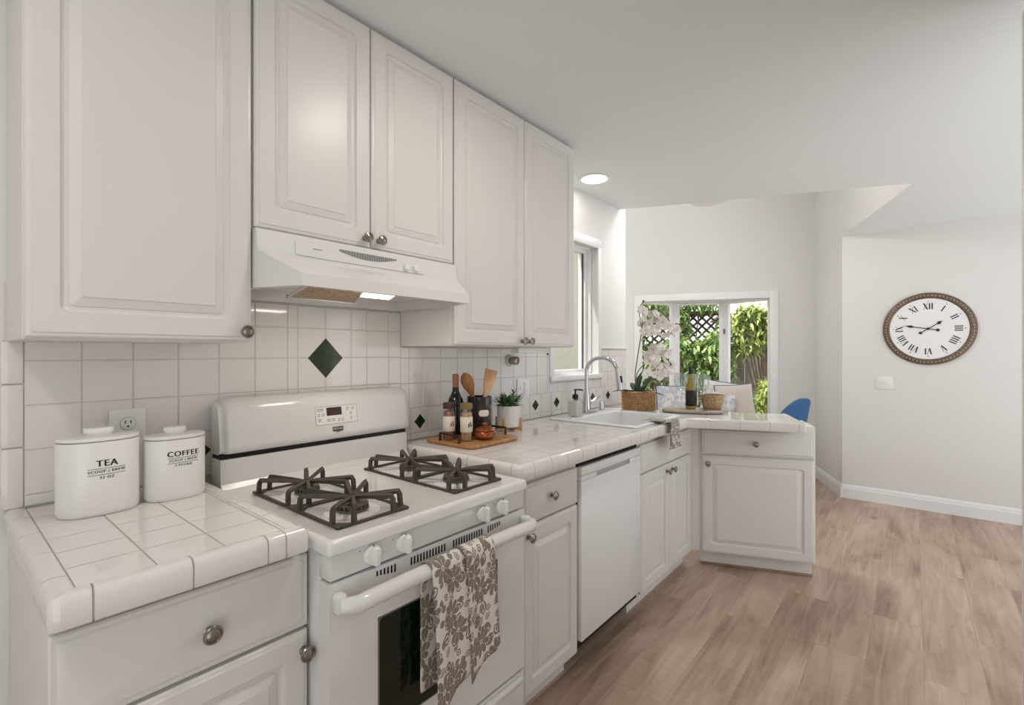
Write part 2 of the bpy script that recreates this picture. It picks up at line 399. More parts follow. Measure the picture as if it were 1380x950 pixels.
def thing(name, label, cat, loc=(0, 0, 0), rz=0.0, group=None):
    o = bpy.data.objects.new(name, None); COL.objects.link(o); o.empty_display_size = .05
    o.location = loc; o.rotation_euler = (0, 0, rz)
    WM[o.name] = Matrix.Translation(loc) @ Matrix.Rotation(rz, 4, 'Z')
    return tag(o, label, cat, group)
def tag(o, label=None, cat=None, group=None, kind=None):
    if label: o['label'] = label
    if cat: o['category'] = cat
    if group: o['group'] = group
    if kind: o['kind'] = kind
    return o
def struct(o):
    o['kind'] = 'structure'; return o
def dup_tree(root, loc, rz=None, label=None):
    r = root.copy(); COL.objects.link(r); r.location = loc
    if rz is not None: r.rotation_euler = (0, 0, rz)
    if label: r['label'] = label
    for ch in root.children:
        c = ch.copy(); COL.objects.link(c); c.parent = r
        for g in ch.children:
            d = g.copy(); COL.objects.link(d); d.parent = c
    return r

def bx(name, m, parent, *a, bev=0.0, **k):
    b = MB(); b.box(*a, bev=bev); return b.build(name, m, parent, **k)

def text_polys(s, size, spacing=1.0):
    cu = bpy.data.curves.new('t', 'FONT'); cu.body = s; cu.size = size; cu.align_x = 'CENTER'; cu.space_character = spacing; cu.resolution_u = 4
    o = bpy.data.objects.new('t', cu); COL.objects.link(o)
    dg = bpy.context.evaluated_depsgraph_get(); me = bpy.data.meshes.new_from_object(o.evaluated_get(dg))
    V = [v.co.copy() for v in me.vertices]; F = [list(p.vertices) for p in me.polygons]
    bpy.data.objects.remove(o); bpy.data.curves.remove(cu); bpy.data.meshes.remove(me)
    return V, F
def add_text(mb, s, size, fn, spacing=1.0, bold=0.0):
    V, F = text_polys(s, size, spacing)
    for dx in ((0,) if not bold else (-bold, 0, bold)):
        vs = [mb.bm.verts.new(fn(v.x + dx, v.y)) for v in V]
        for f in F:
            try: mb.bm.faces.new([vs[i] for i in f])
            except ValueError: pass

def rrect(w, h, r, k=4):
    """rounded rectangle loop (0..w, 0..h)"""
    r = max(min(r, w / 2 - 1e-4, h / 2 - 1e-4), 1e-5); out = []
    for cx, cy, a0 in ((w - r, r, -90), (w - r, h - r, 0), (r, h - r, 90), (r, r, 180)):
        for i in range(k + 1):
            a = R(a0 + 90 * i / k); out.append((cx + r * math.cos(a), cy + r * math.sin(a)))
    return out

DOORP = [(0, -.019, .002), (0, -.007, .002), (.003, -.0035, .003), (.009, -.0022, .004), (.011, 0, .004), (.050, 0, .016), (.0525, -.006, .016), (.057, -.0085, .014), (.0635, -.0085, .010), (.0655, -.0062, .008), (.083, -.0002, .005), (.0845, .0016, .004)]
DRAWP = [(0, -.019, .002), (0, -.006, .002), (.003, -.003, .003), (.010, -.003, .003), (.013, -.0005, .003), (.019, .001, .003)]
def panel(mb, o, r, n, w, h, prof):
    o, r, n, u = Vector(o), Vector(r), Vector(n), Vector((0, 0, 1)); ls = []
    for ins, d, rad in prof:
        ls.append([o + r * (ins + a) + u * (ins + b) + n * d for a, b in rrect(w - 2 * ins, h - 2 * ins, rad)])
    mb.loops(ls)
def knob(parent, p, n, s=1.0):
    """two-tier mushroom knob, its axis along n"""
    n = Vector(n).normalized(); q = Vector((0, 0, 1)).rotation_difference(n).to_matrix().to_4x4()
    b = MB()
    b.lathe([(.0095 * s, -.0003), (.0095 * s, .002), (.006 * s, .004), (.0055 * s, .012), (.009 * s, .016), (.0155 * s, .019), (.0165 * s, .022), (.0145 * s, .0255), (.012 * s, .0262), (.011 * s, .0245), (.008 * s, .0262), (.003 * s, .0275)], seg=24, M=Matrix.Translation(Vector(p)) @ q)
    k = b.build('knob', NICKEL, parent); k['label'] = 'brushed nickel knob'; return k

def clip_poly(poly, n, d):
    """keep the part with n.p <= d"""
    out = []
    for i in range(len(poly)):
        a, b = poly[i], poly[(i + 1) % len(poly)]
        da, db = n[0] * a[0] + n[1] * a[1] - d, n[0] * b[0] + n[1] * b[1] - d
        if da <= 0: out.append(a)
        if da * db < 0:
            t = da / (da - db); out.append((a[0] + (b[0] - a[0]) * t, a[1] + (b[1] - a[1]) * t))
    return out
def area(p): return abs(sum(p[i][0] * p[(i + 1) % len(p)][1] - p[(i + 1) % len(p)][0] * p[i][1] for i in range(len(p)))) / 2

AL = R(22); E1 = Vector((math.cos(AL), math.sin(AL), 0)); E2 = Vector((-math.sin(AL), math.cos(AL), 0))
CZ = 2.315                       # ceiling height
CT = .914                        # worktop height

# ------------------------------------------------------------------ setting
NW = Vector((.845, 5.869, 0))            # corner of nook window wall and nook side wall
NC = Vector((1.142, 5.19, 0))            # corner of nook side wall and clock wall
def nk(u, v, z=0): return NW + E1 * u + E2 * v + Vector((0, 0, z))
C1 = (0.0, 3.188); C2 = (1.635, 3.835)   # front edge of the raised nook ceiling

b = MB(); b.box(-2.2, 2.1, -1.6, 7.2, -.06, 0); b.box(2.1, 3.1, 1.9, 5.19, -.06, 0); struct(b.build('floor', FLOORM, smooth=0))
# flat kitchen ceiling up to the nook opening
b = MB()
b.prism([(-.15, -1.6), (4.6, -1.6), (4.6, 3.835), C2, C1, (-.15, 3.13)], CZ, CZ + .04)
b.prism([C2, (4.6, 3.835), (4.6, 5.3), (NC.x, NC.y + .1), (NC.x, NC.y)], CZ, CZ + .04)
struct(b.build('ceiling', CEIL, smooth=0))
# raised nook ceiling and its upright sides
b = MB()
hi = 3.05
P = [Vector((C1[0], C1[1], 0)), Vector((C2[0], C2[1], 0)), NC, NW, nk(-4, 0)]
b.prism([(P[0].x - 2.2, P[0].y - .9), (C2[0] + .1, C2[1]), (NC.x + .1, NC.y), (NW.x + .1, NW.y + .1), (P[4].x, P[4].y + .1)], hi, hi + .04)
struct(b.build('ceiling_nook', CEIL, smooth=0))
b = MB()
_d = Vector((C2[0] - NC.x, C2[1] - NC.y)).normalized(); _n = Vector((_d.y, -_d.x)); _n = _n if _n.x < 0 else -_n
b.prism([(C2[0] + _n.x * .004, C2[1] + _n.y * .004), (NC.x + _n.x * .004, NC.y + _n.y * .004), (NC.x + _n.x * .0005, NC.y + _n.y * .0005), (C2[0] + _n.x * .0005, C2[1] + _n.y * .0005)], CZ, hi)
b.prism([(NC.x, NC.y), (NW.x, NW.y), (NW.x + .1, NW.y + .04), (NC.x + .1, NC.y + .04)], 0, hi)
struct(b.build('wall_nook_side', WALL, smooth=0))
b = MB()
b.prism([C1, C2, (C2[0] + .02, C2[1] - .05), (C1[0] + .02, C1[1] - .05)], CZ + .0405, hi)
struct(b.build('wall_nook_header', WALL, smooth=0))
# wall behind the range and sink, with the sink window opening
WY0, WY1, WZ0, WZ1 = 2.335, 2.868, 1.142, 1.985
b = MB()
b.box(-.15, 0, -1.6, WY0, 0, CZ); b.box(-.15, 0, WY1, 3.278, 0, CZ + .72)
b.box(-.15, 0, WY0, WY1, 0, WZ0); b.box(-.15, 0, WY0, WY1, WZ1, CZ)
struct(b.build('wall_left', WALL, smooth=0))
# clock wall
b = MB(); b.prism([(NC.x, NC.y), (4.6, 5.19), (4.6, 5.3), (NC.x + .05, 5.3)], 0, CZ); struct(b.build('wall_back', WALL, smooth=0))
# nook window wall (local frame: u along, v away)
nw = bpy.data.objects.new('wall_nook_window', None); COL.objects.link(nw); nw.location = NW; nw.rotation_euler = (0, 0, AL); nw['kind'] = 'structure'
WM[nw.name] = Matrix.Translation(NW) @ Matrix.Rotation(AL, 4, 'Z')
U0, U1, V0, V1 = -1.742, -.418, .45, 1.868
b = MB(); b.box(-4, U0, 0, .1, 0, hi); b.box(U1, 0, 0, .1, 0, hi); b.box(U0, U1, 0, .1, V1, hi); b.box(U0, U1, 0, .1, 0, V0)
struct(b.build('wall_panel', WALL, nw, local=True, smooth=0))
# right side: white tall casing seen at the frame's edge, wall with a wide opening beyond
b = MB(); b.box(1.872, 1.99, 1.97, 2.0, 0, 2.25, .003); struct(b.build('trim_1', TRIM))
b = MB(); b.box(1.99, 2.12, -.1, 2.0, 0, CZ); struct(b.build('wall_partition', WALL, smooth=0))  # unseen run, lengthened to keep side light off the near cabinets
b = MB(); b.box(4.5, 4.6, 1.0, 1.6, 0, CZ); b.box(4.5, 4.6, 5.0, 5.19, 0, CZ); struct(b.build('wall_right', WALL, smooth=0))
b = MB(); b.box(-.15, 2.1, -1.7, -1.6, 0, CZ); struct(b.build('wall_front_light_block', WALL, smooth=0))  # unseen wall behind the camera, added to cut light from behind
# baseboards
def baseboard(name, p0, p1, n):
    p0, p1, n = Vector(p0), Vector(p1), Vector(n).normalized(); z = Vector((0, 0, 1)); m = MB()
    prof = [n * .001, n * .016, n * .016 + z * .085, n * .012 + z * .092, n * .012 + z * .102, n * .006 + z * .118, n * .001 + z * .12]
    m.extrude_profile(prof, p0, p1); return struct(m.build(name, TRIM, smooth=20))
baseboard('baseboard_back', (NC.x - .005, 5.19, 0), (4.5, 5.19, 0), (0, -1, 0))
baseboard('baseboard_nook_side', NC + Vector((.006, -.016, 0)), NW, -E1)
baseboard('baseboard_nook_window', NW, nk(-3.9, 0), -E2)

# ------------------------------------------------------------------ sink window
w1 = bpy.data.objects.new('window_1', None); COL.objects.link(w1); w1.location = (0, WY0, WZ0); w1['kind'] = 'structure'; WM[w1.name] = Matrix.Translation((0, WY0, WZ0))
b = MB()
cw = .055
for a in ((.0005, .014, WY0 - cw + .02, WY0 + .008, WZ0 - .0, WZ1 + cw), (.0005, .014, WY1 - .008, WY1 + .034, WZ0 - .0, WZ1 + cw), (.0005, .016, WY0 - cw + .02, WY1 + .034, WZ1 - .006, WZ1 + cw)):
    b.box(*a, bev=.003)
b.box(-.13, .022, WY0 - .03, WY1 + .034, WZ0 - .028, WZ0 + .002, bev=.004)
struct(b.build('casing', TRIM, w1))
b = MB()
ft = .032
for x0, x1, t in ((-.14, -.045, .012), (-.115, -.075, ft)):
    b.box(x0, x1, WY0 + .001, WY0 + t, WZ0 + .001, WZ1 - .001, .002); b.box(x0, x1, WY1 - t, WY1 - .001, WZ0 + .001, WZ1 - .001, .002)
    b.box(x0, x1, WY0 + t, WY1 - t, WZ0 + .001, WZ0 + t, .002); b.box(x0, x1, WY0 + t, WY1 - t, WZ1 - t, WZ1 - .001, .002)
struct(b.build('sash', TRIM, w1))
b = MB(); b.box(-.101, -.09, WY1 - ft - .006, WY1 - ft + .001, WZ0 + ft, WZ1 - ft); struct(b.build('gasket', mat('dark_gasket', (92, 92, 90), .7), w1))
b = MB(); b.box(-.098, -.094, WY0 + ft, WY1 - ft - .006, WZ0 + ft, WZ1 - ft); struct(b.build('pane', GLASS, w1, smooth=0))
b = MB(); b.box(-1.1, -.95, .6, 4.7, -.05, 2.7); o = struct(b.build('wall_neighbour', NEIGH, smooth=0))

# ------------------------------------------------------------------ backsplash: every tile a raised, bevelled square on the grout
bs = bpy.data.objects.new('backsplash', None); COL.objects.link(bs); bs['kind'] = 'structure'; WM[bs.name] = Matrix.Identity(4)
b = MB()
TX = .0075
def tile(y0, y1, z0, z1, g=.0012):
    if y1 - y0 > .006 and z1 - z0 > .006: b.box(.002, TX, y0 + g, y1 - g, z0 + g, z1 - g, .0016, 1)
za = [.916, .943, 1.05, 1.157, 1.265, 1.369, 1.447]
ya = [.145 + .105 * i for i in range(7)] + [.81, .9125, 1.015, 1.083, 1.185, 1.243]
for i in range(len(ya) - 1):
    for j in range(len(za) - 1):
        top = za[j + 1]
        if ya[i] < .53 and za[j] >= 1.265: top = min(top, 1.312)
        if ya[i] < .53 and za[j] >= 1.31: continue
        if ya[i] >= .80 and ya[i + 1] < 1.02 and 1.15 < za[j] < 1.30:
            pass
        tile(ya[i], ya[i + 1], za[j], top)
for k, (z0, z1) in enumerate(((.916, 1.059), (1.059, 1.209), (1.209, 1.312))):
    b.box(.0, .011, .107, .1445, z0 + .001, z1 - .001, .0035, 2)
yb = [1.243, 1.287, 1.359] + [1.462 + .1025 * i for i in range(19)]
zb = [1.05, 1.153, 1.26, 1.306]
for i in range(len(yb) - 1):
    y0, y1 = yb[i], min(yb[i + 1], 3.275)
    if y0 > 3.27: continue
    for j in range(3):
        if y0 < 2.29: tile(y0, min(y1, 2.30), zb[j], zb[j + 1])
        if y1 > 2.91: tile(max(y0, 2.905), y1, zb[j], zb[j + 1])
    if y1 > 2.30 and y0 < 2.905: tile(max(y0, 2.30), min(y1, 2.905), zb[0], 1.105)
yc = [1.243] + [1.293 + .1028 * i for i in range(20)]
for i in range(len(yc) - 1):
    y0, y1 = yc[i], min(yc[i + 1], 3.275)
    if y0 < 3.26:
        tile(y0, y1, .943, 1.05); tile(y0, y1, .916, .943)
struct(b.build('tile_field', TILE, bs))
b = MB(); b.box(.0004, .005, .113, 1.243, .914, 1.446); b.box(.0004, .005, 1.243, 2.30, .914, 1.307); b.box(.0004, .005, 2.30, 2.905, .914, 1.106); b.box(.0004, .005, 2.905, 3.277, .914, 1.306)
struct(b.build('grout', GROUTW, bs, smooth=0))
b = MB(); b.box(.0005, .014, 2.905, 3.277, 1.3065, 1.322, .004, 3); b.box(.0005, .014, 2.07, 2.30, 1.3065, 1.322, .004, 3)
struct(b.build('tile_cap', TILE, bs))
def diamond(yc_, zc_, hy_, hz_):
    m = MB(); ls = []
    for ins, x in ((0, .006), (0, TX + .0008), (.0015, TX + .0016)):
        ls.append([(x, yc_ + (hy_ - ins), zc_), (x, yc_, zc_ + hz_ - ins), (x, yc_ - (hy_ - ins), zc_), (x, yc_, zc_ - (hz_ - ins))])
    m.loops(ls); o = struct(m.build('diamond_tile', GREEN, bs)); o['label'] = 'dark green diamond inset tile'
diamond(.9125, 1.264, .0665, .071)
diamond(.513, .993, .03, .031)
for k in range(9):
    diamond(1.344 + .2055 * k if k < 4 else 2.166 + .208 * (k - 4), .99, .03, .031)

# ------------------------------------------------------------------ downlights and their light
def downlight(x, y, label, power):
    t = thing('recessed_light', label, 'ceiling light', (x, y, CZ), 0, 'recessed ceiling lights')
    b = MB(); b.lathe([(.075, -.0005), (.095, -.0005), (.096, -.004), (.09, -.007), (.076, -.005), (.075, -.0005)], (x, y, CZ), seg=40, cap=False); b.build('trim_ring', TRIM, t)
    b = MB(); b.lathe([(.0745, -.0015), (.07, -.0035), (.03, -.004)], (x, y, CZ), seg=40); b.build('lens', CANLENS, t)
    ld = bpy.data.lights.new('downlight_beam', 'AREA'); ld.shape = 'DISK'; ld.size = .14; ld.energy = power; ld.color = (1, .94, .87)
    lo = bpy.data.objects.new('downlight_beam', ld); COL.objects.link(lo); lo.parent = t; lo.location = (0, 0, -.012)
    return t
downlight(.175, 2.525, 'small round lit downlight in the ceiling above the kitchen sink', CAN_POWER * .13)
downlight(1.02, 1.12, 'round lit downlight in the ceiling over the aisle before the range', CAN_POWER)
downlight(1.05, -.45, 'round lit downlight in the ceiling at the near end of the aisle', CAN_POWER)

# ------------------------------------------------------------------ cabinets
def upper_cab(label, y0, y1, z0, z1, doors, knobs):
    t = thing('wall_cabinet', label, 'wall cabinet', (0, (y0 + y1) / 2, z0), 0, 'white wall cabinets above the range run')
    b = MB(); b.box(.001, .308, y0 + .002, y1 - .002, z0, z1, .0015, 1); b.build('body', CABIN, t)
    for (a, c), (ky, kz) in zip(doors, knobs):
        m = MB(); panel(m, (.3285, a, z0 + .004), (0, 1, 0), (1, 0, 0), c - a, z1 - z0 - .012, DOORP); d = m.build('door', CAB, t, smooth=14)
        knob(d, (.3285, ky, kz), (1, 0, 0))
    return t
upper_cab('tall single-door white wall cabinet over the two canisters', .114, .5325, 1.31, CZ - .006, [(.117, .5305)], [(.512, 1.336)])
upper_cab('short two-door white wall cabinet above the range hood', .535, 1.2405, 1.607, CZ - .006, [(.538, .8845), (.8885, 1.2385)], [(.862, 1.637), (.912, 1.637)])
upper_cab('tall two-door white wall cabinet beside the hood, above the plant and bottles', 1.243, 2.068, 1.309, CZ - .006, [(1.246, 1.664), (1.668, 2.065)], [(1.642, 1.333), (1.69, 1.333)])

FX = .618     # face of the base doors
def base_body(t, y0, y1, M_=CABIN):
    b = MB(); b.box(.002, FX - .0195, y0, y1, .095, .864, .001, 1); b.build('body', M_, t)
    b = MB(); b.box(.002, FX - .075, y0 + .001, y1 - .001, .0, .0948); b.build('toe_kick', M_, t)
t = thing('base_cabinet', 'white base cabinet under the canister worktop, left of the range', 'base cabinet', (.3, .32, 0), 0, 'white base cabinets')
base_body(t, .121, .526)
m = MB(); panel(m, (FX, .117, .690), (0, 1, 0), (1, 0, 0), .413, .155, DRAWP); d = m.build('drawer', CAB, t, smooth=14); knob(d, (FX, .336, .762), (1, 0, 0), 1.05)
m = MB(); panel(m, (FX, .117, .102), (0, 1, 0), (1, 0, 0), .413, .580, DOORP); d = m.build('door', CAB, t, smooth=14); knob(d, (FX, .519, .640), (1, 0, 0), 1.05)
t = thing('base_cabinet', 'narrow one-door white base cabinet between range and dishwasher', 'base cabinet', (.3, 1.45, 0), 0, 'white base cabinets')
base_body(t, 1.222, 1.645)
m = MB(); panel(m, (FX, 1.285, .694), (0, 1, 0), (1, 0, 0), .348, .138, DRAWP); d = m.build('drawer', CAB, t, smooth=14); knob(d, (FX, 1.449, .766), (1, 0, 0))
m = MB(); panel(m, (FX, 1.285, .102), (0, 1, 0), (1, 0, 0), .348, .584, DOORP); d = m.build('door', CAB, t, smooth=14); knob(d, (FX, 1.312, .652), (1, 0, 0))
t = thing('base_cabinet', 'two-door white sink base cabinet with a hanging cloth above its doors', 'base cabinet', (.3, 2.55, 0), 0, 'white base cabinets')
b = MB(); b.box(.002, FX - .0195, 2.196, 2.937, .095, .74, .001, 1); b.box(FX - .035, FX - .0195, 2.196, 2.937, .7402, .864); b.build('body', CABIN, t)
b = MB(); b.box(.002, FX - .075, 2.198, 2.96, .0, .0948); b.build('toe_kick', CABIN, t)
for a, c in ((2.205, 2.553), (2.558, 2.885)):
    m = MB(); panel(m, (FX, a, .694), (0, 1, 0), (1, 0, 0), c - a, .138, DRAWP); m.build('drawer_front', CAB, t, smooth=28)
    m = MB(); panel(m, (FX, a, .108), (0, 1, 0), (1, 0, 0), c - a, .577, DOORP); d = m.build('door', CAB, t, smooth=14)
    knob(d, (FX, 2.520 if a < 2.3 else 2.592, .650), (1, 0, 0))
# peninsula cabinet, turned 22 degrees
PO = Vector((.61, 2.925, 0))
t = thing('peninsula_cabinet', 'angled white cabinet with wide drawer and square door at worktop end', 'base cabinet', PO, AL, 'white base cabinets')
PD = .30
b = MB(); b.prism([(-.012, .0195), (.652, .0195), (.652, PD), (.13, PD)], .095, .864); b.build('body', CABIN, t, local=True, smooth=0)
b = MB(); b.prism([(.05, .075), (.648, .075), (.648, PD - .002), (.14, PD - .002)], 0, .0948); b.build('toe_kick', CABIN, t, local=True, smooth=0)
b = MB(); b.box(.05, .65, .062, .075, 0, .014, .004); b.build('shoe_molding', wood_mat('brown_shoe_molding', (130, 104, 84), (158, 130, 108), (2, 20, 2), .5), t, local=True)
for nm, z0, h, pr, kp in (('drawer', .686, .138, DRAWP, (.345, .755)), ('door', .098, .577, DOORP, (.088, .628))):
    m = MB(); panel(m, (.055, 0, z0), (1, 0, 0), (0, -1, 0), .588, h, pr); d = m.build(nm, CAB, t, local=True, smooth=14)
    knob(d, t.location + E1 * kp[0] + Vector((0, 0, kp[1])), -E2)

# ------------------------------------------------------------------ dishwasher
t = thing('dishwasher', 'white dishwasher with long pocket handle, below the worktop', 'dishwasher', (.3, 1.93, 0))
b = MB(); b.box(.03, .5995, 1.652, 2.19, .1, .857); b.build('tub', SHADOWGAP, t)
b = MB(); b.box(.6, .622, 1.652, 2.190, .135, .772, .004); b.box(.6, .622, 1.652, 2.190, .792, .829, .004)
b.box(.6, .622, 1.652, 1.77, .7725, .7915, .0005); b.box(.6, .622, 2.075, 2.190, .7725, .7915, .0005); b.build('door', DWHITE, t)
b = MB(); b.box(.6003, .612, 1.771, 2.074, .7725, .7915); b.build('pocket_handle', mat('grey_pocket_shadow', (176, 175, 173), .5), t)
b = MB(); b.box(.1, .49, 1.655, 2.188, .002, .099); b.build('toe_panel', BLACK, t)

# ------------------------------------------------------------------ worktops
def round_corner(line, pieces, idx, r=.014):
    """replace the sharp corner idx of the edge line by a short arc of three steps"""
    p0, p1, p2 = (Vector((q[0], q[1])) for q in line[idx - 1:idx + 2]); a, c = (p0 - p1).normalized(), (p2 - p1).normalized()
    arc = [p1 + a * r, p1 + a * r * .42 + c * r * .10, p1 + a * r * .10 + c * r * .42, p1 + c * r]
    return list(line[:idx]) + [tuple(q) for q in arc] + list(line[idx + 1:]), list(pieces[:idx]) + [[0, 1]] * 3 + list(pieces[idx:])
def nosing(mb, line, pieces, closed_gap=.0011, z=CT, inset=0.0):
    """V-cap edge tiles swept along a polyline, outward on the right-hand side"""
    prof = [(-.034, z - .012), (-.034, z + .001), (-.02, z + .0035), (-.009, z + .0025), (-.003, z - .002), (0, z - .010), (0, z - .044), (-.002, z - .048), (-.034, z - .048)]
    if inset: prof = [(d - (inset if d > -.03 else 0), h - (.003 if h > z - .03 else -.002)) for d, h in prof]
    line = [Vector((p[0], p[1])) for p in line]; n = len(line)
    nr = []
    for i in range(n - 1):
        d = (line[i + 1] - line[i]).normalized(); nr.append(Vector((d.y, -d.x)))
    def off(i, side, dist):
        if i == 0: return line[0] + nr[0] * dist
        if i == n - 1: return line[-1] + nr[-1] * dist
        a, c = nr[i - 1], nr[i]; m_ = (a + c).normalized(); return line[i] + m_ * (dist / m_.dot(a))
    for i in range(n - 1):
        L = (line[i + 1] - line[i]).length; cuts = pieces[i]
        for t0, t1 in zip(cuts, cuts[1:]):
            g = closed_gap / L
            ga, gb = (0 if inset or L < .012 or t0 == 0 else g), (0 if inset or L < .012 or t1 == 1 else g)
            if inset and t0 != 0: continue
            if inset: t1 = 1
            A = [off(i, 0, d).lerp(off(i + 1, 0, d), t0 + ga) for d, _ in prof]; B = [off(i, 0, d).lerp(off(i + 1, 0, d), t1 - gb) for d, _ in prof]
            mb.loops([[(p.x, p.y, h) for p, (_, h) in zip(A, prof)], [(p.x, p.y, h) for p, (_, h) in zip(B, prof)]])
def cuts(L, pitch, first=None):
    out = [0.0]; x = first if first else pitch
    while x < L - .02: out.append(x / L); x += pitch
    return out + [1.0]
def tile_top(mb, poly, o, r, s, pu, pv, z0, z1, g=.0011):
    """square tiles laid from o along r and s, cut to the convex polygon"""
    us = [(p[0] - o[0]) * r[0] + (p[1] - o[1]) * r[1] for p in poly]; vs = [(p[0] - o[0]) * s[0] + (p[1] - o[1]) * s[1] for p in poly]
    for i in range(math.floor(min(us) / pu), math.ceil(max(us) / pu)):
        for j in range(math.floor(min(vs) / pv), math.ceil(max(vs) / pv)):
            q = list(poly)
            for nx, d in ((r, (i + 1) * pu - g), ((-r[0], -r[1]), -i * pu - g), (s, (j + 1) * pv - g), ((-s[0], -s[1]), -j * pv - g)):
                q = clip_poly(q, nx, d + nx[0] * o[0] + nx[1] * o[1])
                if len(q) < 3: break
            if len(q) >= 3 and area(q) > 1e-5: mb.prism(q, z0, z1)
t = thing('tiled_worktop', 'short white tiled worktop carrying the two canisters', 'countertop', (.33, .312, .866))
b = MB(); tile_top(b, [(.012, .1475), (.62, .1475), (.62, .478), (.012, .478)], (.62, .1475), (-1, 0), (0, 1), .1005, .1075, CT - .012, CT, g=.0016)
nl_, np_ = [(.006, .112), (.655, .112), (.655, .5125), (.02, .5125)], [cuts(.65, .152, .11), [0, .1, .46, .80, .895, 1.0], cuts(.635, .152, .14)]
nl_, np_ = round_corner(nl_, np_, 2, .008); nl_, np_ = round_corner(nl_, np_, 1)
nosing(b, nl_, np_, closed_gap=.0016)
b.build('tiles', TILE, t)
b = MB(); b.box(.0065, .640, .128, .498, .867, CT - .0016); nosing(b, nl_, np_, inset=.0022); b.build('grout_bed', GROUT, t, smooth=0)
t = thing('tiled_worktop', 'long angled white tiled worktop around the sink, running to the peninsula', 'countertop', (.33, 2, .866))
IC = (.662, 2.695)                           # inner front corner
EN = (IC[0] + E1.x * .585, IC[1] + E1.y * .585)   # end of the peninsula front
PW = .415
BK = (EN[0] + E2.x * PW, EN[1] + E2.y * PW)
k = BK[0] / E1.x
BW = (.009, BK[1] - (BK[0] - .009) / E1.x * E1.y)
SK = (.095, .575, 2.20, 2.775)                # sink cut-out x0,x1,y0,y1
yA = 1.25
miter_n = None
mid = [(.627, yA), (.627, SK[2]), (.012, SK[2]), (.012, yA)]
icn = (IC[0] - .036, IC[1] + .012)
regs = [mid, [(SK[1], SK[2]), (.627, SK[2]), icn, (SK[1], icn[1] + .02)],
        [(.012, SK[2]), (SK[0], SK[2]), (SK[0], SK[3]), (.012, SK[3])],
        [(SK[1], icn[1] + .02), icn, (icn[0] + .06, SK[3] + .05), (SK[1], SK[3])]]
inn = (E1.x * .0, 0)
# peninsula strip and the corner piece behind the sink
q0 = (IC[0] - E1.x * .0 + E2.x * .036, IC[1] + E2.y * .036); q1 = (EN[0] - E1.x * .036 + E2.x * .036, EN[1] - E1.y * .036 + E2.y * .036)
q2 = (BK[0] - E1.x * .036, BK[1] - E1.y * .036)
regs_p = [[icn, q1, q2, (icn[0] + E2.x * (PW - .036), icn[1] + E2.y * (PW - .036))]]
corner = [(SK[1], SK[3]), icn, (icn[0] + E2.x * (PW - .036), icn[1] + E2.y * (PW - .036)), BW, (.012, SK[3])]
regs = regs[:3] + [[(SK[1], icn[1] + .0), icn, (SK[1], SK[3])]]
b = MB()
for rg in regs[:3]: tile_top(b, rg, (.627, yA), (-1, 0), (0, 1), .1028, .1028, CT - .012, CT)
tile_top(b, regs[3], (.627, yA), (-1, 0), (0, 1), .1028, .1028, CT - .012, CT)
tile_top(b, corner, (.627, yA), (-1, 0), (0, 1), .1028, .1028, CT - .012, CT)
tile_top(b, regs_p[0], icn, (E1.x, E1.y), (E2.x, E2.y), .1385, .1385, CT - .012, CT)
nl_, np_ = [(.010, 1.216), (.662, 1.216), IC, EN, BK], [cuts(.652, .104), cuts(IC[1] - 1.216, .1028, .06), [0, .215, .47, .72, .955, 1.0], cuts(PW, .138)]
nl_, np_ = round_corner(nl_, np_, 3, .008); nl_, np_ = round_corner(nl_, np_, 1)
nosing(b, nl_, np_)
b.build('tiles', TILE, t)
b = MB()
for rg in ([(.0085, 1.232), (.645, 1.232), (.645, SK[2] - .002), (.0085, SK[2] - .002)], [(SK[1] + .002, SK[2]), (.645, SK[2]), (IC[0] - .015, IC[1]), (SK[1] + .002, IC[1] + .005)],
           [(.0085, SK[2]), (SK[0] - .002, SK[2]), (SK[0] - .002, SK[3]), (.0085, SK[3])]):
    b.prism(rg, .867, CT - .0016)
cl = [(SK[1] + .002, IC[1] + .01), (IC[0] - .015, IC[1] + .01), (EN[0] - E1.x * .02 + E2.x * .02, EN[1] - E1.y * .02 + E2.y * .02), (BK[0] - E1.x * .02, BK[1] - E1.y * .02), (BW[0], BW[1]), (.0085, SK[3] + .002), (SK[1] + .002, SK[3] + .002)]
b.prism(cl, .867, CT - .0016); nosing(b, nl_, np_, inset=.0022)
b.build('grout_bed', GROUT, t, smooth=0)

# ------------------------------------------------------------------ sink and taps
t = thing('kitchen_sink', 'white drop-in sink with raised rim beneath the sink window', 'sink', (.34, 2.53, CT))
def rr3(x0, x1, y0, y1, r, z, k=5):
    return [(x0 + a, y0 + c, z) for a, c in rrect(x1 - x0, y1 - y0, r, k)]
b = MB()
x0, x1, y0, y1 = SK[0] - .02, SK[1] + .028, SK[2] - .02, SK[3] + .015
b.loops([rr3(x0, x1, y0, y1, .03, CT + .0015), rr3(x0 + .002, x1 - .002, y0 + .002, y1 - .002, .03, CT + .008), rr3(x0 + .012, x1 - .012, y0 + .012, y1 - .012, .03, CT + .0115),
         rr3(x0 + .11, x1 - .028, y0 + .035, y1 - .035, .05, CT + .010), rr3(x0 + .118, x1 - .036, y0 + .043, y1 - .043, .05, CT + .0), rr3(x0 + .125, x1 - .045, y0 + .05, y1 - .05, .06, .80), rr3(x0 + .17, x1 - .09, y0 + .10, y1 - .10, .06, .775)], cap0=False)
b.build('basin', SINKW, t)
b = MB(); b.lathe([(.04, .7755), (.038, .778), (.02, .7765)], (.36, 2.53, 0), seg=24); b.build('drain', CHROME, t)
ZR = CT + .0105
t = thing('kitchen_faucet', 'tall chrome gooseneck pull-down faucet rising behind the sink', 'faucet', (.135, 2.5, ZR))
b = MB(); b.lathe([(.027, 0), (.027, .004), (.024, .008)], (.135, 2.5, ZR + .0005), seg=32, sy=4.4); b.build('base_plate', CHROME, t)
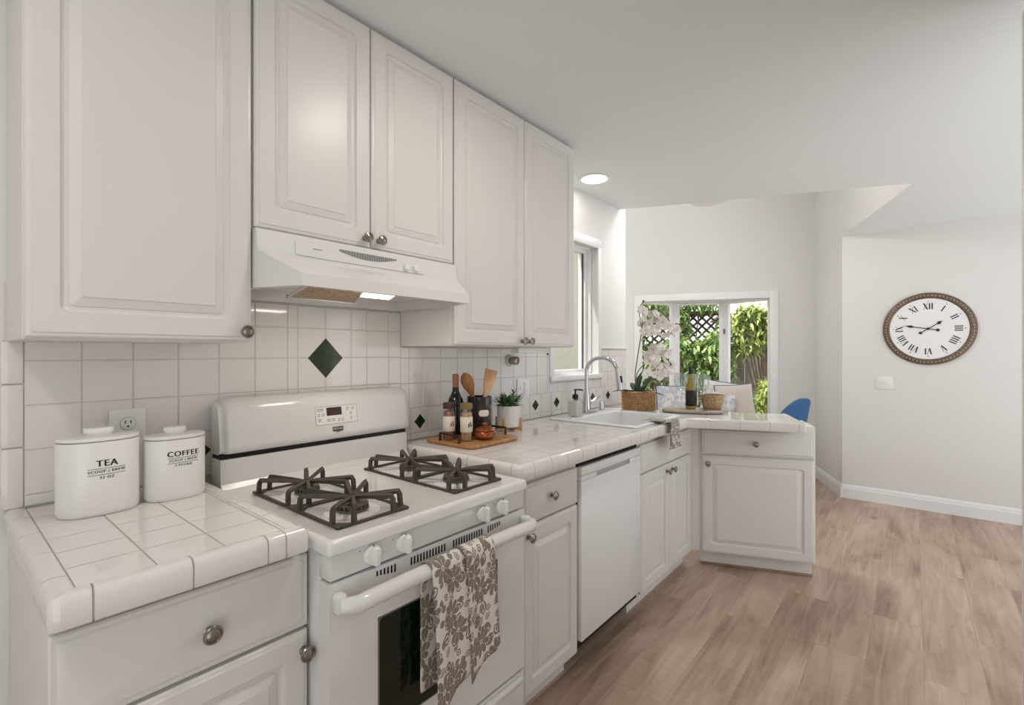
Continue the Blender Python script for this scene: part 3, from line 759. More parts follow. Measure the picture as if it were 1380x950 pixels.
b = MB(); b.lathe([(.026, .008), (.0255, .03), (.022, .07), (.018, .11), (.0165, .13)], (.135, 2.5, ZR), seg=24); b.build('body', CHROME, t)
pts = [(.135, 2.5, ZR + .125), (.135, 2.5, ZR + .245)]
for i in range(1, 15):
    a = R(180 - 168 * i / 14); pts.append((.235 + .10 * math.cos(a), 2.5 + .004 * i / 14, ZR + .245 + .085 * math.sin(a)))
b = MB(); b.tube(pts, .0115, 12); b.build('spout', CHROME, t)
b = MB(); e_ = Vector(pts[-1]); b.tube([e_ + Vector((0, 0, .003)), e_ + Vector((.004, 0, -.02)), e_ + Vector((.014, .0, -.075)), e_ + Vector((.018, 0, -.115))], [.0135, .0145, .016, .017], 14); sp = b.build('spray_head', CHROME, t)
b = MB(); b.box(-.006, .006, -.006, .006, -.02, .02, .003, M=Matrix.Translation(e_ + Vector((.027, .0, -.055))) @ Matrix.Rotation(R(-8), 4, 'Y')); b.build('button', BLACK, sp)
b = MB(); b.tube([(.135, 2.522, ZR + .055), (.137, 2.56, ZR + .062), (.145, 2.64, ZR + .098)], [.013, .008, .0065], 10); b.build('lever', CHROME, t)
t = tag(MB().build('x', CHROME), None) if False else None
b = MB(); b.lathe([(.017, 0), (.017, .045), (.0145, .05), (.0145, .055)], (.13, 2.69, ZR + .0008), seg=20); tag(b.build('air_gap_cap', CHROME), 'short chrome cylinder cap on the sink rim right of the faucet', 'sink cap')

t = thing('soap_dispenser', 'square clear soap bottle with black pump left of the faucet', 'soap dispenser', (.165, 2.33, ZR + .001))
def sqloop(c, w, d, r, z, k=4): return [(c[0] - w / 2 + a, c[1] - d / 2 + e, z) for a, e in rrect(w, d, r, k)]
b = MB(); c0 = (.165, 2.33); z = ZR + .001
b.loops([sqloop(c0, .064, .064, .01, z), sqloop(c0, .068, .068, .012, z + .004), sqloop(c0, .068, .068, .012, z + .088), sqloop(c0, .05, .05, .018, z + .098), sqloop(c0, .03, .03, .0149, z + .1)]); b.build('bottle', JARGLASS, t)
b = MB(); b.loops([sqloop(c0, .058, .058, .008, z + .005), sqloop(c0, .06, .06, .009, z + .008), sqloop(c0, .06, .06, .009, z + .084)]); b.build('soap', SOAPM, t)
b = MB(); b.lathe([(.017, .1), (.017, .122), (.008, .124), (.005, .126), (.005, .145), (.009, .146), (.009, .152), (.003, .153)], (c0[0], c0[1], z), seg=20); b.tube([(c0[0], c0[1], z + .149), (c0[0] + .03, c0[1] + .02, z + .149), (c0[0] + .036, c0[1] + .024, z + .143)], .0042, 8); b.build('pump', BLACK, t)

# dish towels
def cloth(name, parent, fn, nu, nv, m, uvf, thick=.003):
    b = MB(); b.grid(fn, nu, nv, uv=uvf); o = b.build(name, m, parent, smooth=60, recalc=False)
    s = o.modifiers.new('thickness', 'SOLIDIFY'); s.thickness = thick; s.offset = 0
    return o
def sinktowel(u, v):
    s = v * .265                    # along the cloth, from the sink rim over the worktop's edge
    w = (u - .5) * (.13 + .03 * v); fold = .012 * math.sin(u * 15 + v * 3) * (0.4 + v)
    xe = .668
    if s < .125: x, z = .545 + s, CT + .0155 + .003 * math.sin(u * 11) + (.004 if s > .1 else 0)
    else:
        a = s - .125; k_ = min(a / .02, 1) ; x = xe + .008 + .004 * math.sin(k_ * PI / 2) + fold * .6 + .0062; z = CT + .0175 - a + (1 - k_) * .002
    y = 2.445 + w + .05 * (v - .2) + .01 * math.sin(v * 5 + u * 2) + (u - .5) * -.02 * v
    return (x, y, z + fold * .2)
tag(cloth('dish_cloth', None, sinktowel, 24, 40, TOWELS, lambda u, v: (u * .20, v * .265), .003), 'small grey printed cloth hanging over the worktop edge at the sink', 'dish cloth')

# ------------------------------------------------------------------ range
SY0, SY1, SX = .5335, 1.19, .70
RC = (SY0 + SY1) / 2
t = thing('gas_range', 'white freestanding four-burner gas range with a printed towel on its door', 'gas stove', (.36, RC, 0))
RNG = t
b = MB(); b.box(.03, SX - .045, SY0 + .006, SY1 - .006, .03, .855, .004); b.build('body', ENAMEL, t)
for yy in (SY0 + .05, SY1 - .05):
    for xx in (.1, .58):
        b = MB(); b.lathe([(.018, 0.001), (.018, .01), (.01, .012), (.01, .0298)], (xx, yy, 0), seg=12); b.build('foot', BLACK, t)
CTZ = .889
def cooktop():
    b = MB(); zz = CTZ
    X0, X1, Y0, Y1 = .105, SX + .006, SY0 - .006, SY1 + .006
    outer = [rr3(X0, X1, Y0, Y1, .008, zz - .028), rr3(X0, X1, Y0, Y1, .01, zz - .010), rr3(X0 + .002, X1 - .003, Y0 + .003, Y1 - .003, .012, zz - .003), rr3(X0 + .01, X1 - .012, Y0 + .012, Y1 - .012, .015, zz), rr3(X0 + .016, X1 - .02, Y0 + .02, Y1 - .02, .015, zz - .003)]
    b.loops(outer); return b.build('cooktop', ENAMEL, t, smooth=50)
cooktop()
GR = [(.583, .783), (.942, 1.142)]; GX0, GX1 = .20, .645; BXs = (.318, .545)
for g0, g1 in GR:
    gc = (g0 + g1) / 2
    for bxx in BXs:
        b = MB(); zz = CTZ - .003
        b.lathe([(.068, .0004), (.066, .001), (.058, .0006), (.04, .003)], (bxx, gc, zz), seg=32); 
        bw = b.build('burner_bowl', ENAMEL, t)
        b = MB(); rr_ = .041 if bxx > .4 else .034
        b.lathe([(rr_ * .8, .003), (rr_, .006), (rr_, .010), (rr_ * .86, .0105), (rr_ * .86, .018), (rr_ * .95, .0185), (rr_ * .9, .022), (rr_ * .55, .0235), (rr_ * .5, .027), (rr_ * .2, .028)], (bxx, gc, zz), seg=32)
        for q in range(18):
            a = 2 * PI * q / 18; b.box(-.003, .003, -.002, .002, .0108, .0178, M=Matrix.Translation((bxx + rr_ * .88 * math.cos(a), gc + rr_ * .88 * math.sin(a), zz)) @ Matrix.Rotation(a, 4, 'Z'))
        b.build('burner', BURNER, t)
    b = MB(); zz = CTZ - .002
    # flat frame: a ring plate with two rounded openings
    def fr(x0, x1, y0, y1, w):
        b.box(x0, x1, y0, y0 + w, zz, zz + .006, .0015); b.box(x0, x1, y1 - w, y1, zz, zz + .006, .0015)
        b.box(x0, x0 + w, y0 + w, y1 - w, zz, zz + .006, .0015); b.box(x1 - w, x1, y0 + w, y1 - w, zz, zz + .006, .0015)
    mx = (BXs[0] + BXs[1]) / 2
    fr(GX0, GX1, g0, g1, .009); b.box(mx - .010, mx + .010, g0 + .009, g1 - .009, zz, zz + .006, .0015)
    def tri(cx_, cy_, sx, sy, s=.03):
        b.prism([(cx_, cy_), (cx_ + sx * s, cy_), (cx_, cy_ + sy * s)][:: (1 if sx * sy > 0 else -1)], zz + .0003, zz + .0057)
    for (ax, bx_) in ((GX0 + .008, mx - .009), (mx + .009, GX1 - .008)):
        tri(ax, g0 + .008, 1, 1); tri(bx_, g0 + .008, -1, 1); tri(ax, g1 - .008, 1, -1); tri(bx_, g1 - .008, -1, -1)
    for bxx in BXs:
        hx0, hx1 = (GX0, mx) if bxx < mx else (mx, GX1)
        ends = [(hx0 + .03, g0), (hx1 - .03, g0), (hx0 + .03, g1), (hx1 - .03, g1), (hx0, gc - .055), (hx0, gc + .055), (hx1, gc - .055), (hx1, gc + .055)]
        for ex, ey in ends:
            ex = min(max(ex, GX0 + .005), GX1 - .005); ey = min(max(ey, g0 + .005), g1 - .005)
            d = Vector((bxx - ex, gc - ey, 0)); L = d.length; d /= L
            e0 = Vector((ex, ey, zz + .004)); tp = zz + .040
            b.tube([e0, e0 + d * .002 + Vector((0, 0, .029)), e0 + d * .007 + Vector((0, 0, .0365)), Vector((ex, ey, tp)) + d * .014, Vector((ex, ey, tp - .003)) + d * (L * .6), Vector((ex, ey, tp - .006)) + d * (L - .006)], [.0068, .0068, .0074, .0068, .0062, .005], 4, sq=(1.0, 1.1))
        b.lathe([(.012, -.004), (.012, .003)], (bxx, gc, zz + .034), seg=12)
    b.build('grate', CASTIRON, t, smooth=40)
# backguard
b = MB()
b.extrude_profile([(.03, 0, CTZ - .03), (.112, 0, CTZ - .03), (.112, 0, CTZ - .004), (.1, 0, CTZ + .012), (.097, 0, .972), (.03, 0, .972)], (0, SY0 + .004, 0), (0, SY1 + .012, 0))
b.build('backguard_riser', ENAMEL, t, smooth=30)
b = MB(); b.box(.03, .093, SY0 + .006, SY1 + .01, .9725, .984); b.build('vent_slot', BLACK, t, smooth=0)
b = MB()
pr = [(.031, .985), (.092, .985), (.106, .990), (.113, .999), (.113, 1.012), (.098, 1.105), (.090, 1.128), (.076, 1.141), (.058, 1.146), (.031, 1.146)]
def bgl(y, s, dx=0):   # rounded ends: shrink the section a little
    return [(max(.031, .031 + (x - .031) * s), y, .985 + (z - .985) * (1 - (1 - s) * .30)) for x, z in pr]
Y0, Y1 = SY0 + .004, SY1 + .030
b.loops([bgl(Y0, .74), bgl(Y0 + .003, .77), bgl(Y0 + .013, .78), bgl(Y0 + .0145, .86), bgl(Y0 + .018, .93), bgl(Y0 + .026, .98), bgl(Y0 + .04, 1), bgl(Y1 - .04, 1), bgl(Y1 - .026, .98), bgl(Y1 - .016, .93), bgl(Y1 - .006, .84), bgl(Y1, .72)])
bg = b.build('backguard', ENAMEL, t, smooth=42)
# clock / keypad overlay on the sloping front
def bgp(y, z, o=.0008):
    f = (z - 1.012) / (1.105 - 1.012); x = .113 + (.098 - .113) * f; return (x + o, y, z + o * .16)
def bgrect(mb, y0, y1, z0, z1, o=.0008, th=None):
    if th is None: mb.poly([bgp(y0, z0, o), bgp(y1, z0, o), bgp(y1, z1, o), bgp(y0, z1, o)])
    else:
        for a in ((y0, y1, z0, z0 + th), (y0, y1, z1 - th, z1), (y0, y0 + th, z0, z1), (y1 - th, y1, z0, z1)): bgrect(mb, *a, o=o)
b = MB(); bgrect(b, .822, .978, 1.040, 1.101, .0006); b.build('keypad', PLASTIC, bg, smooth=0, recalc=False)
b = MB(); bgrect(b, .862, .918, 1.069, 1.096, .0012); b.build('display', DISPLAY, bg, smooth=0, recalc=False)
b = MB(); bgrect(b, .822, .978, 1.040, 1.101, .0011, .0009)
for (y, z, w) in ((.828, 1.092, .024), (.829, 1.075, .010), (.845, 1.075, .010), (.83, 1.058, .012), (.862, 1.056, .014), (.880, 1.056, .012), (.902, 1.054, .008), (.916, 1.054, .008), (.936, 1.09, .011), (.956, 1.09, .011), (.949, 1.074, .008), (.949, 1.057, .008)):
    for r_ in range(2): bgrect(b, y, y + w * (.9 if r_ else 1), z - .0058 * r_, z + .002 - .0058 * r_, .0013)
b.build('key_legends', GREYINK, bg, smooth=0, recalc=False)
b = MB(); ls = [(.880, 1.016), (.8995, 1.0115), (.919, 1.016), (.919, 1.030), (.880, 1.030)]
b.loops([[bgp(y, z, .0002) for y, z in ls], [bgp(y, z, .002) for y, z in ls]]); bd = b.build('badge', mat('grey_badge', (88, 86, 86), .35, metal=.3), bg, smooth=0)
b = MB(); add_text(b, 'MAYTAG', .0088, lambda x, y: bgp(.8995 + x, 1.0205 + y, .0024), bold=.0002); b.build('badge_lettering', PLASTIC, bd, smooth=0, recalc=False)
# control panel with knobs
b = MB(); b.box(SX - .05, SX - .004, SY0 + .002, SY1 - .002, .802, CTZ - .031, .004); cp = b.build('control_panel', ENAMEL, t)
for y in (.606, .694, .965, 1.045):
    b = MB(); b.lathe([(.0016, 0), (.0016, .0006)], (SX - .0042, y, .846), axis='X', seg=8); b.build('panel_mark', GREYINK, cp)
KP = (.636, .724, .998, 1.077)
for y in KP:
    b = MB(); zc_ = .831
    b.lathe([(.0225, 0), (.0225, .006), (.021, .010), (.0195, .011), (.0185, .0115)], (SX - .0035, y, zc_), axis='X', seg=32)
    b.box(SX + .004, SX + .024, y - .0075, y + .0075, zc_ - .0205, zc_ + .0205, .0045, 3)
    kb = b.build('control_knob', PLASTIC, t)
    b = MB(); b.box(SX + .0043, SX + .0085, y - .0006, y + .0006, zc_ + .0205, zc_ + .0232); b.build('pointer', INK, kb, smooth=0)
# oven door
DX0, DX1, DZ0, DZ1 = SX - .045, SX - .002, .305, .797
b = MB()
GY0, GY1, GZ0, GZ1 = .652, 1.062, .415, .682
b.box(DX0, DX1, SY0, GY0, DZ0, DZ1); b.box(DX0, DX1, GY1, SY1, DZ0, DZ1); b.box(DX0, DX1, GY0, GY1, DZ0, GZ0); b.box(DX0, DX1, GY0, GY1, GZ1, DZ1)
bmesh.ops.remove_doubles(b.bm, verts=b.bm.verts[:], dist=1e-5)
od = b.build('oven_door', ENAMEL, t, smooth=0)
b = MB(); b.loops([[(DX1 - .004, GY0 + a, GZ0 + c) for a, c in rrect(GY1 - GY0, GZ1 - GZ0, .012)], [(DX1 + .0008, GY0 + a, GZ0 + c) for a, c in rrect(GY1 - GY0, GZ1 - GZ0, .012)]]); og = b.build('oven_window_border', OVENBAND, od)
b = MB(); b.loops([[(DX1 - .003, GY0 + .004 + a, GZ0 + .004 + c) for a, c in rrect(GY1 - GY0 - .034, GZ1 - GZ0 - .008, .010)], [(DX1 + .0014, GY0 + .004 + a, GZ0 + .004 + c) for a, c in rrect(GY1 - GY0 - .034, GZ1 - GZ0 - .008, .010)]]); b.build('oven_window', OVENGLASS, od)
# vent slots along the door's top
for y0, n in ((.648, 6), (.745, 12), (.885, 12), (1.02, 6)):
    b = MB()
    for q in range(n):
        yy = y0 + q * .0098; h = .019
        if y0 < .7: h = .011 + .0016 * q
        if y0 > 1.0: h = .019 - .0016 * q
        b.box(DX1 - .002, DX1 + .0007, yy, yy + .0043, .7885 - h, .7885)
    b.build('vent_slits', BLACK, od, smooth=0)
# handle: bulging bar with swept-back ends
b = MB(); pts = []; rad = []
HZ = .757
for q in range(25):
    f = q / 24; y = SY0 + .012 + f * (SY1 + .002 - SY0 - .012); e_ = min(f, 1 - f) / .05
    k_ = min(1, e_); x = DX1 + .026 + .018 * math.sin(k_ * PI / 2); pts.append((x, y, HZ + .006 * (1 - abs(2 * f - 1) ** 2))); rad.append(.0165 + .002 * k_)
b.tube(pts, rad, 16)
for yy in (SY0 + .016, SY1 - .012):
    b.box(DX1 - .001, DX1 + .028, yy - .013, yy + .013, HZ - .019, HZ + .024, .009, 4)
hd = b.build('oven_handle', ENAMEL, od, smooth=50)
b = MB(); b.box(SX - .045, SX - .004, SY0 + .002, SY1 - .002, .06, .295, .004); b.box(SX - .004, SX + .012, SY0 + .02, SY1 - .02, .268, .288, .006); b.build('storage_drawer', ENAMEL, t)
# towel over the oven handle
HX = DX1 + .044
def oventowel(y0, y1, front, back, amp, ph, bulge):
    hr = .0215
    def fn(u, v):
        tot = back + PI * hr + front; s = v * tot; n = math.sin(u * amp + ph)
        zt = HZ + .006
        bot = 0
        if s < back: x, z = HX - hr - .0 + 0 * n, zt - (back - s)
        elif s < back + PI * hr:
            a = PI - (s - back) / hr; x, z = HX + hr * math.cos(a), zt + hr * math.sin(a)
        else:
            f_ = (s - back - PI * hr); k_ = f_ / front
            fr_ = 1.0 - (u if bulge > 0 else u) * .18
            x, z = HX + hr + .005 * n * min(1, k_ * 4) + .006 * k_ * abs(bulge), zt - f_ * (fr_ + .0)
        yy = y0 + (y1 - y0) * u
        kk = max(0, (s - back - PI * hr) / front)
        yy += (.5 - u) * .02 * kk * (1 - kk) + kk * .012
        return (x, yy, z)
    return fn
t2 = thing('kitchen_towel', 'taupe floral printed kitchen towel folded over the oven door handle', 'kitchen towel', (HX, .87, .5))
def uvt(y0, w, h): return lambda u, v: (y0 + u * w, v * h)
cloth('left_fold', t2, oventowel(.757, .872, .345, .30, 7.5, .4, 1), 22, 60, TOWELM, uvt(0, .17, .72))
f2 = oventowel(.860, .966, .312, .28, 6.0, 2.2, 1)
cloth('right_fold', t2, lambda u, v: (lambda p: (p[0] + .0075 * (1 if p[0] > HX else -.6 if p[2] < HZ else 0) , p[1], p[2] + (.004 if p[2] > HZ + .01 else 0)))(f2(u, v)), 22, 60, TOWELM, uvt(.31, .16, .66))

# ------------------------------------------------------------------ range hood
t = thing('range_hood', 'white under-cabinet range hood with lit lamp above the range', 'range hood', (.2, .889, 1.45))
b = MB()
zt, zb_, zl = 1.6055, 1.452, 1.484
LX, LY0, LY1, BY0, BY1 = .46, .597, 1.183, .537, 1.239
tp = [(.001, BY0, zt), (.336, BY0, zt), (.336, BY1, zt), (.001, BY1, zt)]
def V(*p): return b.bm.verts.new(p)
A0, A1, A2, A3 = [V(*p) for p in tp]
mL, mR = V(.345, BY0, 1.548), V(.345, BY1, 1.548)
sL, sR = V(.325, BY0, 1.533), V(.335, BY1, 1.525)
l0, l1 = V(LX, LY0 + .0, zl), V(LX, LY1, zl)
k0, k1 = V(LX + .004, LY0 - .003, zb_), V(LX + .004, LY1 + .003, zb_)
r0, r1 = V(.325, BY0, zb_), V(.335, BY1, zb_)
q0_, q1_ = V(.001, BY0, zb_), V(.001, BY1, zb_)
F = b.bm.faces.new
F((A0, A1, A2, A3)); F((A1, mL, mR, A2)); F((mL, l0, l1, mR)); F((l0, k0, k1, l1)); F((mL, sL, l0)); F((sL, r0, k0, l0)); F((mR, l1, sR)); F((sR, l1, k1, r1))
F((A0, q0_, r0, sL, mL, A1)); F((A3, A2, mR, sR, r1, q1_)); F((A0, A3, q1_, q0_))
# underside: rim then recessed pan
i0 = [V(.02, BY0 + .018, zb_), V(.318, BY0 + .018, zb_), V(LX - .012, LY0 + .012, zb_), V(LX - .012, LY1 - .012, zb_), V(.322, BY1 - .018, zb_), V(.02, BY1 - .018, zb_)]
o0 = [q0_, r0, k0, k1, r1, q1_]
i1 = [V(v.co.x, v.co.y, zb_ + .035) for v in i0]
for i in range(6):
    j = (i + 1) % 6; F((o0[i], o0[j], i0[j], i0[i])); F((i0[i], i0[j], i1[j], i1[i]))
F(i1[::-1])
hb = b.build('shell', ENAMEL, t, smooth=30)
b = MB(); b.loops([[(.205, .693, 1.449), (.44, .663, 1.482), (.44, .80, 1.482), (.205, .905, 1.449)], [(.205, .693, 1.453), (.44, .663, 1.486), (.44, .80, 1.486), (.205, .905, 1.453)]]); b.build('grease_filter', FILTER, t, smooth=0)
b = MB()
b.box(.196, .206, .68, .915, 1.445, 1.456, .001); 
for yy, yf in ((.687, .657), (.908, .806)): b.tube([(.2, yy, 1.451), (.442, yf, 1.484)], .006, 4)
b.build('filter_frame', mat('aluminium', (206, 204, 200), .35, metal=.7), t)
b = MB(); b.loops([[(.33, .845, 1.4535), (.447, .80, 1.470), (.447, .915, 1.470), (.33, .95, 1.4535)], [(.33, .845, 1.4575), (.447, .80, 1.474), (.447, .915, 1.474), (.33, .95, 1.4575)]]); b.build('lamp_lens', LENS, t, smooth=0)
ld = bpy.data.lights.new('hood_bulb', 'AREA'); ld.shape = 'RECTANGLE'; ld.size = .09; ld.size_y = .14; ld.energy = .9; ld.color = (1, .88, .74)
lo = bpy.data.objects.new('hood_bulb', ld); COL.objects.link(lo); lo.parent = t; lo.location = (.39 - .2, .875 - .889, 1.452 - 1.45)
# control strip: curved plate on the front
def hf(y, z, o=.001):
    x = .336 + (.345 - .336) * (1.6055 - z) / (1.6055 - 1.548) if z > 1.548 else .345 + (LX - .345) * (1.548 - z) / (1.548 - zl)
    return (x + o, y, z)
b = MB(); lp = []
for q in range(13): lp.append((.636 + .446 * q / 12, 1.551 - .004 * math.sin(PI * q / 12)))
lp += [(1.082, 1.588), (.636, 1.588)]
b.loops([[hf(y, max(z, 1.5485), .0002) for y, z in lp], [hf(y, max(z, 1.5485), .003) for y, z in lp]]); b.build('control_strip', ENAMEL, hb, smooth=20)
b = MB()
for q in range(44):
    f = q / 43; y = .768 + f * .20; h = .002 + .0165 * math.sin(PI * (f * .92 + .06)) ; zc_ = 1.584
    b.loops([[hf(a_, z_, o_) for a_, z_ in ((y, zc_ - h), (y + .0026, zc_ - h), (y + .0026, zc_ + .002), (y, zc_ + .002))] for o_ in (.0025, .0036)])
b.build('vent_grille', mat('dark_vent', (70, 66, 64), .6), hb, smooth=0)
for y in (1.005, 1.045):
    b = MB(); b.lathe([(.0115, 0), (.0115, .008), (.010, .011), (.004, .0115)], (.3445, y, 1.566), axis='X', seg=24); b.build('hood_knob', PLASTIC, hb)
b = MB(); 
for q in range(7): b.box(.3438, .3446, .687 + q * .0038, .6895 + q * .0038, 1.5715, 1.5745)
b.build('maker_mark', GREYINK, hb, smooth=0)

# ------------------------------------------------------------------ small fixtures on the walls
def outlet(name, label, y0, y1, z0, z1, both=True):
    t = thing(name, label, 'power outlet', (TX, (y0 + y1) / 2, (z0 + z1) / 2))
    b = MB(); b.box(TX + .0008, TX + .0055, y0, y1, z0, z1, .0022, 2); b.build('cover_plate', PLASTIC, t)
    yc_ = (y0 + y1) / 2
    for zc_ in ((z0 + z1) / 2 + .021, (z0 + z1) / 2 - .021):
        b = MB(); b.lathe([(.0165, 0), (.0165, .0016), (.0155, .0022)], (TX + .0055, yc_, zc_), axis='X', seg=28); rc = b.build('receptacle', PLASTIC, t)
        b = MB()
        for dy in (-.006, .006): b.box(TX + .0072, TX + .0081, yc_ + dy - .0012, yc_ + dy + .0012, zc_ + .0005, zc_ + .009)
        b.lathe([(.0026, 0), (.0026, .0009)], (TX + .0072, yc_, zc_ - .007), axis='X', seg=10); b.build('slot', INK, rc, smooth=0)
        b = MB()
        pts = [(TX + .0063, yc_ + .0168 * math.cos(2 * PI * q / 28), zc_ + .0168 * math.sin(2 * PI * q / 28)) for q in range(29)]
        b.tube(pts, .0006, 5, cap=False); b.build('seam', GREYINK, rc)
outlet('power_outlet', 'white wall outlet behind the two canisters', .302, .382, 1.012, 1.133)
t = thing('power_outlet', 'white double outlet and switch plate above the potted plant', 'power outlet', (TX, 2.05, 1.092))
b = MB(); b.box(TX + .0008, TX + .0055, 1.998, 2.103, 1.042, 1.142, .0022, 2); b.build('cover_plate', PLASTIC, t)
b = MB(); b.box(TX + .0055, TX + .009, 2.056, 2.086, 1.055, 1.128, .002); b.build('receptacle', PLASTIC, t)
PSLOT = mat('pale_slots', (190, 188, 184), .6)
for zc_ in (1.075, 1.11):
    b = MB()
    for dy in (2.065, 2.077): b.box(TX + .009, TX + .0095, dy - .001, dy + .001, zc_ - .004, zc_ + .005)
    b.build('slot', PSLOT, t, smooth=0)
b = MB(); b.box(TX + .0055, TX + .010, 2.02, 2.03, 1.082, 1.102, .001); b.build('toggle', PLASTIC, t, smooth=0)
t = thing('wall_hook', 'round metal knob with dark rim on the tile under the wall cabinet', 'wall hook', (TX, 1.94, 1.242))
b = MB(); b.lathe([(.031, .0006), (.031, .008), (.026, .012)], (TX, 1.94, 1.242), axis='X', seg=28); b.build('rosette', mat('pale_plate', (206, 204, 200), .4), t)
b = MB(); b.lathe([(.020, .012), (.022, .03), (.022, .05), (.014, .054), (.012, .05), (.006, .052)], (TX, 1.94, 1.242), axis='X', seg=28); b.build('cap', NICKEL, t)
t = thing('under_cabinet_light', 'slim white strip with dark end bracket under the right wall cabinet', 'under-cabinet light', (.2, 1.9, 1.308))
b = MB(); b.box(.165, .215, 1.76, 2.01, 1.2805, 1.3085, .004); b.build('housing', PLASTIC, t)
b = MB(); b.tube([(.19, 2.012, 1.3075), (.19, 2.022, 1.300), (.19, 2.028, 1.285), (.19, 2.028, 1.272)], .006, 6); b.build('end_bracket', mat('dark_bracket', (96, 92, 88), .4, metal=.5), t)

# ------------------------------------------------------------------ canisters
def canister(label, cy, cx_, L, D, H, words, big):
    z = CT + .0008
    t = thing('canister', label, 'canister', (cx_, cy, z))
    def oval(s, dz, p=2.5, n=48):
        out = []
        for i in range(n):
            a = 2 * PI * i / n; c, s_ = math.cos(a), math.sin(a)
            out.append((cx_ + D * s * math.copysign(abs(c) ** (2 / 2.0), c), cy + L * s * math.copysign(abs(s_) ** (2 / 2.6), s_), z + dz))
        return out
    b = MB(); b.loops([oval(.955, 0), oval(.985, .003), oval(1, .01), oval(1, H - .004), oval(.985, H)]); bd = b.build('body', CERAMIC, t, smooth=50)
    b = MB(); b.loops([oval(.955, H + .0012), oval(.98, H + .0022), oval(1.0, H + .0034), oval(1.0, H + .0075), oval(.985, H + .0095), oval(.6, H + .0105), oval(.3, H + .0105)]); ld_ = b.build('lid', CERAMIC, t, smooth=50)
    b = MB(); 
    def kn(s, dz): return [(cx_ + D * .42 * s * math.cos(2 * PI * i / 32), cy + L * .37 * s * math.copysign(abs(math.sin(2 * PI * i / 32)) ** .75, math.sin(2 * PI * i / 32)), z + H + dz) for i in range(32)]
    b.loops([kn(.9, .0108), kn(.88, .013), kn(.97, .016), kn(1, .019), kn(1, .025), kn(.93, .0282), kn(.5, .029)]); b.build('lid_handle', CERAMIC, ld_, smooth=50)
    def surf(off):
        def fn(x, y):
            yy = off + x; f = min(.999, abs(yy) / L); x3 = D * (1 - f ** 2.6) ** .5
            return (cx_ + x3 * 1.0 + .0006, cy + yy, z + y)
        return fn
    b = MB(); o = words[0]
    add_text(b, words[1], big, lambda x, y: surf(o)(x, y + words[4]), spacing=1.12, bold=big * .035)
    add_text(b, words[2], big * .40, lambda x, y: surf(o)(x, y + words[4] - big * .68), spacing=1.25, bold=big * .012)
    add_text(b, words[3], big * .40, lambda x, y: surf(o)(x, y + words[4] - big * 1.36), spacing=1.25, bold=big * .012)
    for dz in (-.26, -.93):
        w = .034
        n = 10
        for i in range(n):
            xa, xb = -w + 2 * w * i / n, -w + 2 * w * (i + 1) / n
            b.poly([surf(o)(xa, words[4] + big * dz), surf(o)(xb, words[4] + big * dz), surf(o)(xb, words[4] + big * dz + .0009), surf(o)(xa, words[4] + big * dz + .0009)])
    b.build('lettering', INK, bd, smooth=0, recalc=False)
canister('large white oval TEA canister on the left tiled worktop', .2555, .165, .0765, .055, .166, (.005, 'TEA', 'SCOOP | BREW', '32 OZ', .1115), .0205)
canister('smaller white oval COFFEE canister right of the TEA canister', .407, .165, .067, .048, .150, (.006, 'COFFEE', 'SCOOP | BREW', '2 POUND', .109), .0185)

# ------------------------------------------------------------------ tray group by the range
TZ = CT + .0008
t = thing('serving_tray', 'wooden serving tray with bronze end handles on the worktop beside range', 'tray', (.215, 1.455, TZ))
b = MB(); b.loops([sqloop((.215, 1.455), .27, .29, .03, TZ), sqloop((.215, 1.455), .28, .30, .035, TZ + .006), sqloop((.215, 1.455), .28, .30, .035, TZ + .012), sqloop((.215, 1.455), .275, .295, .034, TZ + .015)]); b.build('board', TRAYW, t)
ty = TZ + .015
for yy in (1.318, 1.594):
    b = MB(); b.tube([(.165, yy, ty - .003), (.165, yy, ty + .030), (.275, yy, ty + .030), (.275, yy, ty - .003)], .006, 4, sq=(1, .8)); b.build('handle', BRONZE, t, smooth=20)
def spice(label, x, y, spice_m, lid_m):
    t = thing('spice_jar', label, 'spice jar', (x, y, ty + .0006)); z = ty + .0006
    b = MB(); b.lathe([(.022, 0), (.0245, .003), (.0245, .11), (.021, .121), (.021, .126)], (x, y, z), seg=28); b.build('glass', JARGLASS, t)
    b = MB(); b.lathe([(.0195, .002), (.0215, .005), (.0215, .104), (.018, .115)], (x, y, z), seg=24); b.build('spice', spice_m, t)
    b = MB(); b.lathe([(.0248, .036), (.0251, .0365), (.0251, .096), (.0248, .0965)], (x, y, z), seg=28, cap=False); lb = b.build('paper_label', LABELM, t)
    b = MB(); b.lathe([(.0235, .1265), (.0245, .129), (.0245, .148), (.0225, .151), (.01, .1512)], (x, y, z), seg=28); b.build('lid', lid_m, t)
    # a small printed mark on the label, towards the room
    b = MB(); a0 = R(-12)
    for (da, dz, r) in ((0, .066, .0085), (14, .061, .005), (6, .074, .004), (-12, .058, .004)):
        a = a0 + R(da); b.poly([(x + .0254 * math.cos(a + q_[0] * r / .0251), y + .0254 * math.sin(a + q_[0] * r / .0251), z + dz + q_[1] * r * .8) for q_ in [(math.cos(2 * PI * i / 10), math.sin(2 * PI * i / 10)) for i in range(10)]])
    b.build('print', mat('brown_print', (150, 112, 96) if spice_m == SPICE1 else (90, 84, 80), .7), lb, smooth=0, recalc=False)
spice('spice jar with dark brown lid, at the tray end nearest the range', .180, 1.352, SPICE1, LID1)
spice('spice jar with olive lid, right of the dark-lidded jar', .250, 1.382, SPICE2, LID2)
t = thing('wine_bottle', 'dark wine bottle with copper capsule behind the spice jars', 'bottle', (.130, 1.437, ty + .0006)); z = ty + .0006; c_ = (.130, 1.437, z)
b = MB(); b.lathe([(.030, 0), (.034, .003), (.034, .135), (.031, .155), (.020, .176), (.0145, .190), (.0132, .205)], c_, seg=28); b.build('glass', WINE, t)
